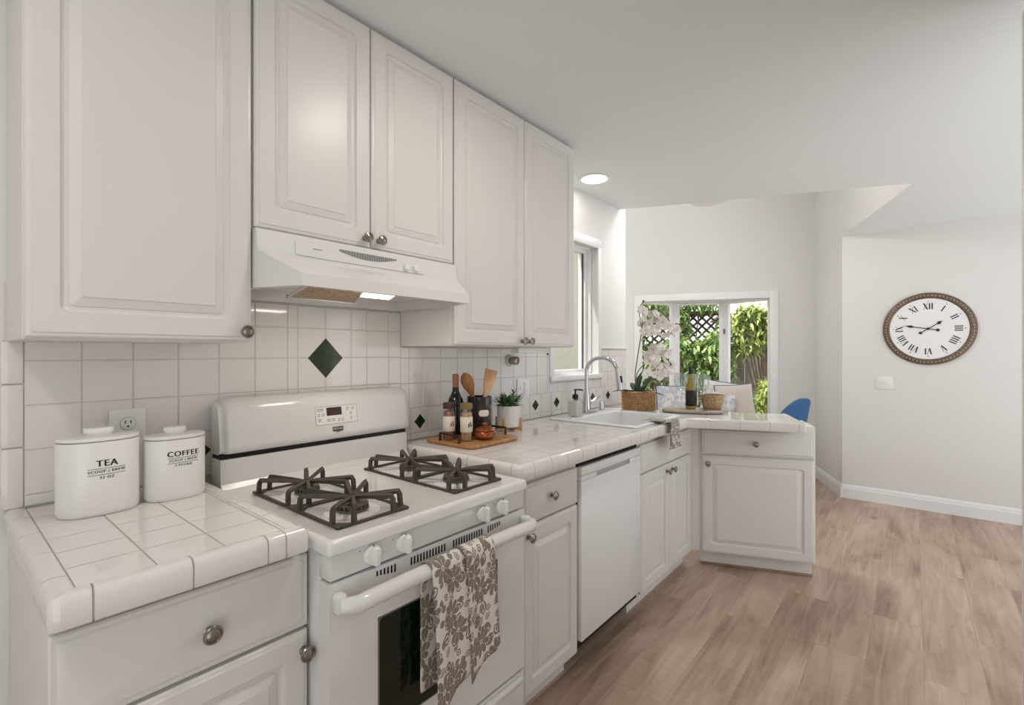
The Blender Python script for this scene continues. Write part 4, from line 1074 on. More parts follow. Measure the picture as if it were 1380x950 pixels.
b = MB(); b.lathe([(.0129, .2055), (.0134, .207), (.0134, .238), (.0142, .239), (.0142, .258), (.012, .261), (.006, .262)], c_, seg=24); b.build('capsule', CORK, t)
t = thing('utensil_crock', 'charcoal ceramic crock holding wooden spoons, on the tray', 'utensil crock', (.195, 1.515, ty + .0006)); c_ = (.195, 1.515, z)
b = MB(); b.lathe([(.05, 0), (.0525, .004), (.0525, .158), (.053, .161), (.0525, .1645), (.0505, .166), (.048, .164), (.0475, .155), (.0475, .008), (.02, .006)], c_, seg=40); cr = b.build('crock_body', CROCKM, t)
b = MB(); 
a0 = R(-24)
def plate(o):
    def fn(u, v):
        x = (u * 2 - 1); h = .0135 * (1 - abs(x) ** 5 * .96) ** .5; a = a0 + x * .023 / .0525
        return (c_[0] + (.0525 + o) * math.cos(a), c_[1] + (.0525 + o) * math.sin(a), z + .098 + (v * 2 - 1) * h)
    return fn
b.grid(plate(.002), 16, 4); b.grid(plate(-.001), 16, 4)
b.build("name_plate", LABELM, cr, smooth=60)
def utensil(name, label, m, base, tip, prof, flat=.22, twist=0.0):
    """flat-headed spoon or spatula swept from base to tip: prof = (t, half width)"""
    base, tip = Vector(base), Vector(tip); ax = (tip - base); side = Vector((.72, .69, 0)); side = (side - ax.normalized() * side.dot(ax.normalized())).normalized()
    nrm = ax.normalized().cross(side); b = MB(); rings = []
    for tt, w, th in prof:
        p = base + ax * tt; rings.append([p + side * w * math.cos(2 * PI * i / 14) + nrm * th * math.sin(2 * PI * i / 14) for i in range(14)])
    b.loops(rings); return tag(b.build(name, m, smooth=50), label, 'cooking utensil', 'wooden utensils in the crock')
SP = [(0, .006, .005), (.5, .006, .005), (.62, .008, .005), (.70, .016, .006), (.78, .025, .008), (.87, .028, .009), (.95, .021, .007), (.99, .008, .004), (1, .002, .001)]
utensil('wooden_spoon', 'brown wooden spoon leaning left in the charcoal crock', SPOONW, (.205, 1.545, z + .012), (.175, 1.442, z + .268), SP)
ST = [(0, .006, .005), (.52, .007, .005), (.64, .012, .004), (.74, .021, .003), (.9, .026, .0025), (.995, .029, .002), (1, .029, .001)]
utensil('wooden_spatula', 'pale wooden spatula with square blade standing in the crock', PALEW, (.20, 1.49, z + .012), (.215, 1.572, z + .278), ST)
utensil('wooden_turner', 'darker wooden turner leaning right behind the pale spatula', SPOONW, (.175, 1.49, z + .012), (.165, 1.625, z + .250), [(0, .006, .005), (.6, .008, .005), (.75, .013, .005), (.9, .016, .004), (1, .017, .002)])
t = thing('lidded_pot', 'small copper brown lidded pot at the front of the tray', 'pot', (.285, 1.452, ty + .0006)); c_ = (.285, 1.452, ty + .0006)
b = MB(); b.lathe([(.026, 0), (.030, .002), (.042, .014), (.043, .024), (.040, .033), (.038, .035)], c_, seg=36); b.build('bowl', COPPERC, t)
b = MB(); b.lathe([(.041, .0355), (.043, .038), (.040, .043), (.025, .050), (.012, .053), (.008, .055), (.008, .058), (.012, .061), (.011, .066), (.004, .068)], c_, seg=36); b.build('lid', COPPERC, t)

# potted succulent on its stand
t = thing('potted_plant', 'small spiky green plant in white pot on a honey wood stand', 'potted plant', (.15, 1.765, TZ)); c_ = (.15, 1.765, TZ)
b = MB(); b.lathe([(.05, .018), (.0545, .022), (.0565, .115), (.0565, .118), (.053, .118), (.0515, .11), (.02, .108)], c_, seg=40); b.build('pot', mat('matte_white_pot', (226, 222, 218), .6), t)
b = MB()
for a in (R(20), R(110), R(200), R(290)):
    ca, sa = math.cos(a), math.sin(a); q = Matrix.Translation(c_) @ Matrix.Rotation(a, 4, 'Z')
    b.box(.058, .068, -.0065, .0065, 0, .062, .002, M=q); b.box(.0, .058, -.0055, .0055, .004, .0175, .001, M=q)
b.build('stand', STANDW, t)
b = MB(); rnd = random.Random(3)
def leaf(mb, p, d, L, w, bend, n=4):
    d = Vector(d).normalized(); side = d.cross(Vector((0, 0, 1))); side = side.normalized() if side.length > .05 else Vector((1, 0, 0)); up = side.cross(d)
    prev = None; p = Vector(p)
    for i in range(n + 1):
        f = i / n; c = p + d * L * f + up * bend * L * f * f; ww = w * math.sin(PI * (.12 + .86 * f)) if f < 1 else .0008
        ring = [mb.bm.verts.new(c - side * ww + up * ww * .25), mb.bm.verts.new(c), mb.bm.verts.new(c + side * ww + up * ww * .25)]
        if prev:
            mb.bm.faces.new((prev[0], prev[1], ring[1], ring[0])); mb.bm.faces.new((prev[1], prev[2], ring[2], ring[1]))
        prev = ring
for q in range(150):
    a = rnd.uniform(0, 2 * PI); r = rnd.uniform(0, .045); el = rnd.uniform(.35, 1.4) - r * 8
    h = rnd.uniform(.0, .03)
    leaf(b, (c_[0] + r * math.cos(a), c_[1] + r * math.sin(a), TZ + .108 + h), (math.cos(a) * math.cos(el), math.sin(a) * math.cos(el), math.sin(el)), rnd.uniform(.032, .056), .0068, rnd.uniform(-.3, .1), 3)
for (dx, dy, hh) in ((.0, .018, .105), (-.012, -.012, .075), (.012, -.02, .062)):
    for q in range(26):
        f = q / 26; a = q * 2.4
        leaf(b, (c_[0] + dx * (1 + f), c_[1] + dy * (1 + f), TZ + .11 + hh * f * .75), (math.cos(a), math.sin(a), .9), .032 * (1.1 - .4 * f), .005, -.25, 3)
b.build('foliage', LEAFS, t, smooth=0, recalc=False)

# ------------------------------------------------------------------ orchid
OB = Vector((.268, 2.825, TZ))
t = thing('orchid_planter', 'white orchid in a square woven seagrass basket at the worktop corner', 'potted orchid', OB + Vector((-.0, .09, 0)))
e_a = Vector((.101, .145, 0)).normalized(); e_b = Vector((-.115, .078, 0)).normalized()
Mx = Matrix(((e_a.x, e_b.x, 0, OB.x), (e_a.y, e_b.y, 0, OB.y), (0, 0, 1, OB.z), (0, 0, 0, 1)))
BWD, BDP, BH = .172, .135, .122
b = MB()
rows = 13
for i in range(rows):
    z0 = i * BH / rows; 
    lp = rrect(BWD, BDP, .006, 3)
    def wv(off, dz, ph=i):
        out = []; n = len(lp)
        # resample with a woven ripple
        pts = []
        for k_ in range(n):
            p, q = Vector(lp[k_]), Vector(lp[(k_ + 1) % n]); m_ = max(1, int((q - p).length / .006))
            for s_ in range(m_): pts.append(p.lerp(q, s_ / m_))
        cx_, cy_ = BWD / 2, BDP / 2
        for k_, p in enumerate(pts):
            o = off + .003 * math.sin(k_ * 1.2 + ph * PI)
            d_ = Vector((p.x - cx_, p.y - cy_)); d_ = Vector((d_.x / cx_, d_.y / cy_)); d_ = Vector((d_.x if abs(d_.x) > .9 else 0, d_.y if abs(d_.y) > .9 else 0))
            out.append(Mx @ Vector((p.x + d_.x * o, p.y + d_.y * o, z0 + dz)))
        return out
    b.loops([wv(-.006, .0), wv(-.001, .0015), wv(.0022, BH / rows / 2), wv(-.001, BH / rows - .0012), wv(-.006, BH / rows + .0002)], cap0=(i == 0), cap1=False)
b.build('basket', BASKET, t, smooth=60)
b = MB(); b.prism([(Mx @ Vector((x, y, 0)))[:2] for x, y in ((.004, .004), (BWD - .004, .004), (BWD - .004, BDP - .004), (.004, BDP - .004))], TZ + BH - .018, TZ + BH - .012); b.build('moss', SOIL, t, smooth=0)
def at(px, py, zc):
    """a point of the place at depth zc along the view axis (used to read off where the plant's stems stood)"""
    th = math.atan2(542, 653); s, c = math.sin(th), math.cos(th); xr = (px - 690) / 653 * zc
    return Vector((1.635 - s * zc + c * xr, c * zc + s * xr, 1.284 - (py - 474) / 653 * zc))
OC = OB + e_a * .07 + e_b * .06 + Vector((0, 0, BH - .015))
D0 = 3.06
b = MB()
def big_leaf(p, d, L, w, bend):
    d = Vector(d).normalized(); leaf(b, p, d, L, w, bend, 8)
big_leaf(OC, (.1, .2, 1), .15, .030, -.1); big_leaf(OC + e_a * .03, (.35, .5, 1), .165, .030, -.15); big_leaf(OC, (-.6, -.55, .35), .15, .026, -.35)
big_leaf(OC + e_a * .02, (.75, .9, .25), .17, .024, -.35); big_leaf(OC, (.7, -.2, .5), .11, .026, -.5); big_leaf(OC, (-.4, .4, .6), .12, .026, -.3); big_leaf(OC, (.3, .3, .8), .09, .028, -.5)
lv = b.build('leaves', LEAFD, t, smooth=60, recalc=False); sd = lv.modifiers.new('thickness', 'SOLIDIFY'); sd.thickness = .002
b = MB()
s1 = [OC, at(856, 505, D0), at(860, 475, D0), at(865, 445, D0), at(868, 425, D0 - .02), at(876, 416, D0 - .03), at(890, 418, D0 - .04), at(905, 434, D0 - .05), at(915, 436, D0 - .05), at(922, 443, D0 - .05)]
s1b = [at(865, 445, D0), at(863, 430, D0 + .02), at(861, 418, D0 + .02), at(864, 409, D0 + .02), at(869, 405, D0 + .02)]
s2 = [OC, at(858, 505, D0 + .02), at(864, 494, D0 + .02), at(872, 488, D0), at(882, 480, D0 - .03), at(893, 478, D0 - .05), at(904, 489, D0 - .06)]
s3 = [at(864, 459, D0), at(870, 452, D0 - .02), at(872, 464, D0 - .02), at(872, 472, D0 - .02)]
s4 = [at(900, 505, D0 - .05), at(888, 518, D0 - .03), at(878, 522, D0), OC]
def smooth_path(p, n=5):
    out = []
    for i in range(len(p) - 1):
        p0, p1, p2, p3 = p[max(i - 1, 0)], p[i], p[i + 1], p[min(i + 2, len(p) - 1)]
        for k_ in range(n):
            t_ = k_ / n; out.append(.5 * ((2 * p1) + (p2 - p0) * t_ + (2 * p0 - 5 * p1 + 4 * p2 - p3) * t_ * t_ + (3 * p1 - p0 - 3 * p2 + p3) * t_ ** 3))
    return out + [p[-1]]
for s_, r_ in ((s1, .0034), (s1b, .0024), (s2, .003), (s3, .0022), (s4, .002)): b.tube(smooth_path(s_), r_, 7)
b.build('stems', STEM, t, smooth=60)
def bloom_mesh():
    b = MB()
    def petal(ang, L, w, z0):
        rows_ = []
        for i in range(6):
            f = i / 5; ww = w * math.sin(PI * min(.97, .08 + f * .9)) ** .7; h = z0 + .006 * math.sin(f * PI) - .006 * f * f
            rows_.append([(L * f, ww * s_, h + (.004 * (abs(s_) ** 2))) for s_ in (-1, -.5, 0, .5, 1)])
        ca, sa = math.cos(ang), math.sin(ang)
        vs = [[b.bm.verts.new((x * ca - y * sa, x * sa + y * ca, z)) for x, y, z in r_] for r_ in rows_]
        for i in range(5):
            for j in range(4): b.bm.faces.new((vs[i][j], vs[i + 1][j], vs[i + 1][j + 1], vs[i][j + 1]))
    for a in (90, 210, 330): petal(R(a), .036, .014, 0)
    for a in (10, 170): petal(R(a), .040, .024, .002)
    me = bpy.data.meshes.new('bloom'); b.bm.to_mesh(me); b.bm.free(); me.materials.append(PETAL); me.shade_smooth(); return me
bm_ = bloom_mesh()
b = MB(); b.lathe([(.003, .002), (.007, .006), (.006, .012), (.002, .016)], seg=8); thr = b.build('throat_template', PETALC); thm = thr.data; bpy.data.objects.remove(thr)
rnd = random.Random(11)
spots = [(868, 428), (874, 436), (880, 430), (886, 440), (893, 432), (899, 440), (906, 436), (911, 444), (870, 444), (878, 448), (888, 449), (897, 450), (866, 436), (905, 447), (884, 424), (873, 422),
         (874, 478), (882, 484), (890, 476), (897, 484), (902, 492), (886, 492), (878, 494), (893, 498), (900, 502), (886, 505), (875, 486), (880, 470), (892, 468), (872, 503), (866, 418), (901, 476)]
for px, py in spots:
    p = at(px, py, D0 - rnd.uniform(-.05, .10)); d = Vector((rnd.uniform(.3, 1), rnd.uniform(-1, .1), rnd.uniform(-.5, .4))).normalized()
    o = bpy.data.objects.new('bloom', bm_); COL.objects.link(o); o.parent = t
    q = d.to_track_quat('Z', 'Y') @ Matrix.Rotation(rnd.uniform(-.5, .5), 3, 'Z').to_quaternion()
    s_ = rnd.uniform(.85, 1.15)
    o.location = WM[t.name].inverted() @ p; o.rotation_euler = q.to_euler(); o.scale = (s_, s_, s_)
    h = bpy.data.objects.new('throat', thm); h.scale = (.6, .6, .6); COL.objects.link(h); h.parent = o
b = MB()
for px, py in ((867, 405), (872, 470), (904, 490), (898, 515), (892, 513), (922, 443)):
    b.lathe([(.001, -.008), (.006, -.003), (.006, .003), (.001, .009)], at(px, py, D0 - .03), seg=8)
b.build('buds', mat('dark_orchid_bud', (96, 84, 66), .6), t)

# ------------------------------------------------------------------ board with wine on the peninsula
BC = Vector((.575, 3.03, TZ))
t = thing('wooden_board', 'rounded pale wooden board under the wine bottle and glasses', 'serving board', BC, AL)
def oval2(rx, ry, z, p=3.2, n=48): return [(rx * math.copysign(abs(math.cos(2 * PI * i / n)) ** (2 / p), math.cos(2 * PI * i / n)), ry * math.copysign(abs(math.sin(2 * PI * i / n)) ** (2 / p), math.sin(2 * PI * i / n)), z) for i in range(n)]
b = MB(); b.loops([oval2(.165, .10, 0), oval2(.178, .112, .006), oval2(.18, .114, .014), oval2(.176, .11, .018), oval2(.168, .102, .019)]); b.build('plank', BOARDW, t, local=True, smooth=50)
b = MB(); b.box(.17, .205, -.016, .016, .004, .015, .004); b.build('grip', BOARDW, t, local=True)
bz = TZ + .0198
pb = at(930.5, 549, 3.20); pb = Vector((.565, 3.03, bz))
t = thing('white_wine_bottle', 'amber green wine bottle with dark label on the pale board', 'bottle', pb)
b = MB(); b.lathe([(.027, 0), (.030, .003), (.030, .135), (.027, .155), (.017, .18), (.0125, .195), (.0118, .215)], pb, seg=32); b.build('glass', GWINE, t)
b = MB(); b.lathe([(.0304, .018), (.0307, .0185), (.0307, .115), (.0304, .1155)], pb, seg=32, cap=False); b.build('paper_label', GLABEL, t)
b = MB(); b.lathe([(.0126, .2155), (.0132, .217), (.0138, .258), (.0135, .261), (.006, .262)], pb, seg=24); b.build('capsule', mat('black_capsule', (28, 40, 34), .4), t)
def wineglass(label, p):
    t = thing('wine_glass', label, 'wine glass', p)
    S = Matrix.Translation(p) @ Matrix.Scale(1.2, 4)
    b = MB(); b.lathe([(.032, 0), (.032, .0012), (.012, .003), (.0035, .008), (.003, .085), (.005, .092)], seg=32, M=S); b.build('stem', WINEGLASS, t)
    b = MB(); b.lathe([(.004, .0925), (.02, .100), (.034, .118), (.0385, .14), (.037, .165), (.033, .185), (.0318, .185), (.0358, .165), (.0372, .14), (.033, .12), (.019, .102), (.004, .0945)], seg=36, cap=False, M=S); b.build('bowl', WINEGLASS, t)
wineglass('empty stemmed wine glass left of the amber wine bottle', Vector((.515, 3.01, bz)))
wineglass('empty stemmed wine glass in front of the amber wine bottle', Vector((.648, 2.972, bz)))
pq = Vector((.668, 3.115, bz))
t = thing('woven_bowl', 'small round woven basket bowl right of the amber wine bottle', 'basket', pq)
b = MB(); n = 56; prof = [(.045, .0), (.052, .004), (.062, .03), (.069, .06), (.0725, .083), (.0715, .086), (.069, .083), (.065, .06), (.058, .03), (.048, .008), (.02, .006)]
ls = []
for r_, h in prof: ls.append([(pq.x + (r_ + .0012 * math.sin(i * PI)) * math.cos(2 * PI * i / n), pq.y + (r_ + .0012 * math.sin(i * PI)) * math.sin(2 * PI * i / n), pq.z + h) for i in range(n)])
b.loops(ls); b.build('weave', BOWLM, t, smooth=20)
b = MB(); b.tube([(pq.x + .071 * math.cos(2 * PI * i / 40), pq.y + .071 * math.sin(2 * PI * i / 40), pq.z + .0845) for i in range(41)], .004, 8, cap=False); b.build('rim', BOWLM, t)

# ------------------------------------------------------------------ bay window, seat and pillows (nook frame)
w2 = bpy.data.objects.new('window_2', None); COL.objects.link(w2); w2.location = NW; w2.rotation_euler = (0, 0, AL); w2['kind'] = 'structure'; WM[w2.name] = WM[nw.name]
b = MB()
b.box(U0 - .075, U0 + .004, -.018, -.0005, V0 - .05, V1 + .072, .003); b.box(U1 - .004, U1 + .075, -.018, -.0005, V0 - .05, V1 + .072, .003); b.box(U0 + .004, U1 - .004, -.018, -.0005, V1 - .004, V1 + .072, .003)
struct(b.build('casing', TRIM, w2, local=True))
BV = .46; bl, br_ = -1.375, -.815
b = MB()
SO = [(U0 - .03, .1), (bl, BV), (br_, BV), (U1 + .03, .1)]
# head, roof and sill of the bay
b.prism([(U0 - .05, .1), (U1 + .05, .1), (br_ + .05, BV + .08), (bl - .05, BV + .08)], V1 + .012, V1 + .05)
b.prism([(U0 - .05, .1), (U1 + .05, .1), (br_ + .05, BV + .08), (bl - .05, BV + .08)], V0 - .06, V0 - .01)
struct(b.build('bay_roof_and_sill', TRIM, w2, local=True, smooth=0))
b = MB()
def seg_box(mb, p, q, t0, t1, z0, z1, th=.05):
    p, q = Vector((p[0], p[1], 0)), Vector((q[0], q[1], 0)); d = (q - p).normalized(); n_ = Vector((-d.y, d.x, 0)); L = (q - p).length
    M_ = Matrix(((d.x, n_.x, 0, p.x), (d.y, n_.y, 0, p.y), (0, 0, 1, 0), (0, 0, 0, 1)))
    mb.box(t0 if t0 >= 0 else L + t0, t1 if t1 > 0 else L + t1, -th / 2, th / 2, z0, z1, .003, M=M_)
panes = []
for (p, q), (ja, jb) in zip(zip(SO, SO[1:]), ((.03, .06), (.06, .06), (.06, .03))):
    L = (Vector(q) - Vector(p)).length
    seg_box(b, p, q, 0, ja, V0 - .01, V1 + .012); seg_box(b, p, q, L - jb, L, V0 - .01, V1 + .012)
    seg_box(b, p, q, ja, L - jb, V1 - .018, V1 + .0118); seg_box(b, p, q, ja, L - jb, V0 - .0098, V0 + .09)
    panes.append((p, q, ja, L - jb))
for c in (SO[1], SO[2]): b.lathe([(.033, V0 - .0095), (.033, V1 + .0115)], (c[0], c[1], 0), seg=12)
struct(b.build('frame', TRIM, w2, local=True))
for p, q, a, c in panes:
    m = MB(); seg_box(m, p, q, a, c, V0 + .09, V1 - .018, .004); struct(m.build('pane', GLASS, w2, local=True, smooth=0))
m = MB(); d_ = (Vector(SO[3]) - Vector(SO[2])).normalized(); lp_ = Vector(SO[2]) - Vector((.012, .034)); m.box(lp_.x - .008, lp_.x + .014, lp_.y - .010, lp_.y, 1.50, 1.56, .003); o = struct(m.build('latch', mat('pewter_latch', (120, 112, 104), .4, metal=.5), w2, local=True))
m = MB(); m.prism([(U0 + .0, -.35), (U1 - .0, -.35), (U1, .099), (U0, .099)], 0.001, V0 - .012); m.prism([(U0 + .0, .1), (U1, .1), (br_, BV - .03), (bl, BV - .03)], V0 - .0095, V0 - .002)
o = m.build('window_seat', TRIM, smooth=0); o.location = NW; o.rotation_euler = (0, 0, AL); struct(o)
def pillow(label, u, v, zc_, w, h, m, rz, tilt, roll, pipe=True):
    t = thing('throw_pillow', label, 'pillow', NW + E1 * u + E2 * v + Vector((0, 0, zc_)), AL + rz)
    t.rotation_euler = (tilt, roll, AL + rz)
    b = MB(); N_ = 18
    def side(sg):
        def fn(a, c):
            x, y = a * 2 - 1, c * 2 - 1; e = max(0, (1 - x ** 4) * (1 - y ** 4)) ** .55
            kx = 1 - .06 * (1 - y * y) * 0 - .05 * math.cos(y * PI / 2); ky = 1 - .05 * math.cos(x * PI / 2)
            return (x * w / 2 * kx, sg * (.006 + .065 * e), y * h / 2 * ky)
        return fn
    uvf = lambda a, c: (a * w, c * h)
    b.grid(side(-1), N_, N_, uvf); b.grid(side(1), N_, N_, uvf)
    b.build('cushion', m, t, local=True, smooth=80)
    if pipe:
        f = side(1); ed = [f(i / N_, 0) for i in range(N_)] + [f(1, i / N_) for i in range(N_)] + [f(1 - i / N_, 1) for i in range(N_)] + [f(0, 1 - i / N_) for i in range(N_ + 1)]
        b = MB(); b.tube([(x, 0, z_) for x, y, z_ in ed], .008, 6, cap=False); b.build('piping', PIPING, t, local=True)
    return t
pillow('white pillow with blue piping behind the wine glass, left of window seat', -1.38, .20, .70, .40, .40, FLORAL, R(8), R(-14), 0)
pillow('plain white pillow with blue piping at the back of the window seat', -.88, .37, .74, .40, .42, CLOTHC, R(-6), R(-8), R(8))
pillow('blush pillow with blue piping leaning at the right of the seat', -.74, .14, .73, .40, .40, CLOTHB, R(10), R(-14), R(-4))
pillow('blue flowered pillow at the front of the window seat', -.93, -.08, .68, .34, .36, FLORAL, R(4), R(-14), R(10), False)

# ------------------------------------------------------------------ blue chair behind the peninsula
CH = Vector((.722, 4.70, 0))
t = thing('dining_chair', 'blue upholstered chair with rounded back behind the peninsula end', 'chair', CH, R(70))
b = MB()
def shell(o):
    def fn(u, v):
        a = (u - .5) * R(150); top = .905 - .26 * abs(2 * u - 1) ** 2.2; z = .44 + (top - .44) * v
        r_ = .20 + .045 * v + o; return (r_ * math.sin(a) * 1.05, -r_ * math.cos(a) * .95 + .02 - .03 * v, z)
    return fn
outer = b.grid(shell(.0), 24, 14); inner = b.grid(shell(-.04), 24, 14)
nu, nv = 24, 14
for i in range(nu):
    b.bm.faces.new((outer[i][nv], outer[i + 1][nv], inner[i + 1][nv], inner[i][nv])); b.bm.faces.new((outer[i][0], outer[i + 1][0], inner[i + 1][0], inner[i][0]))
for j in range(nv):
    b.bm.faces.new((outer[0][j], outer[0][j + 1], inner[0][j + 1], inner[0][j])); b.bm.faces.new((outer[nu][j], outer[nu][j + 1], inner[nu][j + 1], inner[nu][j]))
o = b.build('backrest', CHAIRB, t, local=True, smooth=60)
sub = o.modifiers.new('soft', 'BEVEL'); sub.width = .012; sub.segments = 3; sub.limit_method = 'ANGLE'
b = MB(); b.loops([oval2(.19, .19, .40), oval2(.21, .21, .415), oval2(.21, .21, .455), oval2(.19, .19, .475), oval2(.10, .10, .48)]); b.build('seat', CHAIRB, t, local=True, smooth=60)
for sx in (-1, 1):
    for sy in (-1, 1):
        b = MB(); b.tube([(sx * .13, sy * .13, .402), (sx * .19, sy * .19, .001)], [.016, .010], 10); b.build('leg', STANDW, t, local=True)

# ------------------------------------------------------------------ pendant in the nook: white bowl with a metal rim
PL = Vector((.50, 3.585, 2.350))
t = thing('pendant_lamp', 'round white ceiling lamp with thin metal rim dipping below the ceiling edge', 'ceiling light', PL)
b = MB(); b.lathe([(.01, .0), (.07, .004), (.12, .018), (.155, .042), (.17, .07), (.172, .078)], PL, seg=48); b.build('bowl', SHADEG, t)
b = MB(); b.tube([(PL.x + .172 * math.cos(2 * PI * i / 48), PL.y + .172 * math.sin(2 * PI * i / 48), PL.z + .08) for i in range(49)], .006, 8, cap=False); b.build('rim', NICKEL, t)
b = MB(); b.tube([(PL.x, PL.y, PL.z + .075), (PL.x, PL.y, PL.z + .12)], .006, 8); b.tube([(PL.x + .15, PL.y, PL.z + .08), (PL.x, PL.y, hi - .05)], .003, 6); b.tube([(PL.x - .15, PL.y, PL.z + .08), (PL.x, PL.y, hi - .05)], .003, 6); b.lathe([(.05, hi - PL.z - .03), (.055, hi - PL.z - .002)], PL, seg=24); b.build('rod', NICKEL, t)
nl = bpy.data.lights.new('nook_glow', 'POINT'); nl.shadow_soft_size = .08; nl.energy = NOOK_POWER; nl.color = (1, .965, .965)
no = bpy.data.objects.new('nook_glow', nl); COL.objects.link(no); no.parent = t; no.location = (0, 0, .22)
nl2 = bpy.data.lights.new('nook_downlight', 'AREA'); nl2.shape = 'DISK'; nl2.size = .3; nl2.energy = NOOK_POWER * .6; nl2.color = (1, .97, .97)
no2 = bpy.data.objects.new('nook_downlight', nl2); COL.objects.link(no2); no2.parent = t; no2.location = (0, 0, -.012)

# ------------------------------------------------------------------ clock and switch on the far wall
KC = Vector((1.722, 5.19, 1.476)); KR = .292
t = thing('wall_clock', 'large round white clock with beaded bronze rim and roman numerals', 'clock', KC)
b = MB(); b.lathe([(.248, .001), (.248, .018), (.05, .018)], KC, axis='-Y', seg=72); b.build('dial', CLOCKF, t)
b = MB(); b.lathe([(.245, .001), (.290, .001), (.293, .012), (.288, .022), (.272, .026), (.256, .027), (.250, .023), (.246, .0185)], KC, axis='-Y', seg=96, cap=False); rm = b.build('rim', CLOCKR, t)
b = MB()
for q in range(72):
    a = 2 * PI * q / 72; c = KC + Vector((.2705 * math.cos(a), -.027, .2705 * math.sin(a)))
    b.lathe([(.003, -.0068), (.0066, -.003), (.0066, .003), (.003, .0068)], c, axis='-Y', seg=8)
b.build('beading', BEADM, rm)
NUM = ['XII', 'I', 'II', 'III', 'IIII', 'V', 'VI', 'VII', 'VIII', 'IX', 'X', 'XI']
b = MB()
def stroke(mb, p, q, w, M_):
    p, q = Vector((p[0], p[1], 0)), Vector((q[0], q[1], 0)); d = (q - p).normalized(); n_ = Vector((-d.y, d.x, 0)) * w / 2
    pts = [M_ @ v for v in (p + n_, q + n_, q - n_, p - n_)]
    mb.poly(pts)
CHW = {'I': .020, 'V': .040, 'X': .040}
for h, s_ in enumerate(NUM):
    a = -2 * PI * h / 12; H = .050
    if h: b = MB()
    W_ = sum(CHW[c] for c in s_) * .82
    M_ = Matrix.Translation(KC + Vector((0, -.0188, 0))) @ Matrix.Rotation(a, 4, 'Y').inverted() @ Matrix(((1, 0, 0, 0), (0, 0, 1, 0), (0, 1, 0, .158), (0, 0, 0, 1)))
    x = -W_ / 2
    for c in s_:
        w = CHW[c] * .82
        if c == 'I': stroke(b, (x + w / 2, 0), (x + w / 2, H), .0085, M_)
        if c == 'V': stroke(b, (x + w * .12, H), (x + w * .5, 0), .009, M_); stroke(b, (x + w * .88, H), (x + w * .5, 0), .003, M_)
        if c == 'X': stroke(b, (x + w * .12, H), (x + w * .88, 0), .009, M_); stroke(b, (x + w * .88, H), (x + w * .12, 0), .003, M_)
        x += w
    b.build('numeral', CLOCKI, t, smooth=0, recalc=False)
b = MB()
for q in range(12):
    a = 2 * PI * q / 12; c = KC + Vector((.222 * math.cos(a), -.0187, .222 * math.sin(a))); b.lathe([(.004, 0), (.004, .0004)], c, axis='-Y', seg=8)
b.build('minute_track', CLOCKI, t, smooth=0, recalc=False)
def hand(name, ang, L, tail, w, y):
    b = MB(); M_ = Matrix.Translation(KC + Vector((0, y, 0))) @ Matrix.Rotation(-ang, 4, 'Y').inverted() @ Matrix(((1, 0, 0, 0), (0, 0, 1, 0), (0, 1, 0, 0), (0, 0, 0, 1)))
    pts = [(-.003, -tail + .01), (-.003, L * .55), (-w, L * .68), (-w * .5, L * .78), (-.0015, L * .86), (0, L), (.0015, L * .86), (w * .5, L * .78), (w, L * .68), (.003, L * .55), (.003, -tail + .01)]
    b.prism(pts, 0, -.0015, M=M_); b.prism([(.0115 * math.cos(2 * PI * i / 16), -tail + .0115 * math.sin(2 * PI * i / 16)) for i in range(16)], .0002, -.0017, M=M_)
    b.prism([(.010 * math.cos(2 * PI * i / 16), .010 * math.sin(2 * PI * i / 16)) for i in range(16)], .0004, -.002, M=M_)
    b.build(name, INK, t, smooth=0)
hand('hour_hand', R(55), .118, .058, .013, -.021)
hand('minute_hand', R(281), .165, .060, .011, -.0245)
t = thing('light_switch', 'white double light switch plate on the wall below the clock', 'light switch', (1.44, 5.19, 1.026))
b = MB(); b.box(1.382, 1.498, 5.184, 5.1895, .972, 1.080, .0022); b.build('cover_plate', PLASTIC, t)
for x in (1.417, 1.463):
    b = MB(); b.box(x - .005, x + .005, 5.176, 5.1838, 1.017, 1.036, .0015); b.build('toggle', PLASTIC, t)

# ------------------------------------------------------------------ garden beyond the bay window (nook frame)
b = MB(); b.box(-7, 7, .62, 10, -.35, -.3); gd = b.build('ground_garden', SOIL, smooth=0); gd.location = NW; gd.rotation_euler = (0, 0, AL); struct(gd)
FV = 2.7
t = thing('wooden_fence', 'weathered board fence with dark lattice top in the garden', 'fence', NW + E2 * FV + Vector((0, 0, -.3)), AL)
b = MB(); rnd = random.Random(5)
x = -4.2
while x < 1.6:
    b.box(x, x + .135, rnd.uniform(-.004, .004), .022, .0, 1.62, .002); x += .14
b.build('boards', FENCEM, t, local=True, smooth=0)
for z0 in (1.60, 2.18):
    b = MB(); b.box(-4.2, -.66 if z0 > 2 else 1.6, -.03, .05, z0, z0 + .075, .003); b.build('rail', LATTICE, t, local=True)
for ux in (-4.15, -2.35, -.62, 1.2):
    b = MB(); b.box(ux, ux + .09, -.045, .06, 0, 2.28, .004); b.build('post', FENCEM, t, local=True)
b = MB()
zz0, zz1 = 1.675, 2.18; hgt = zz1 - zz0
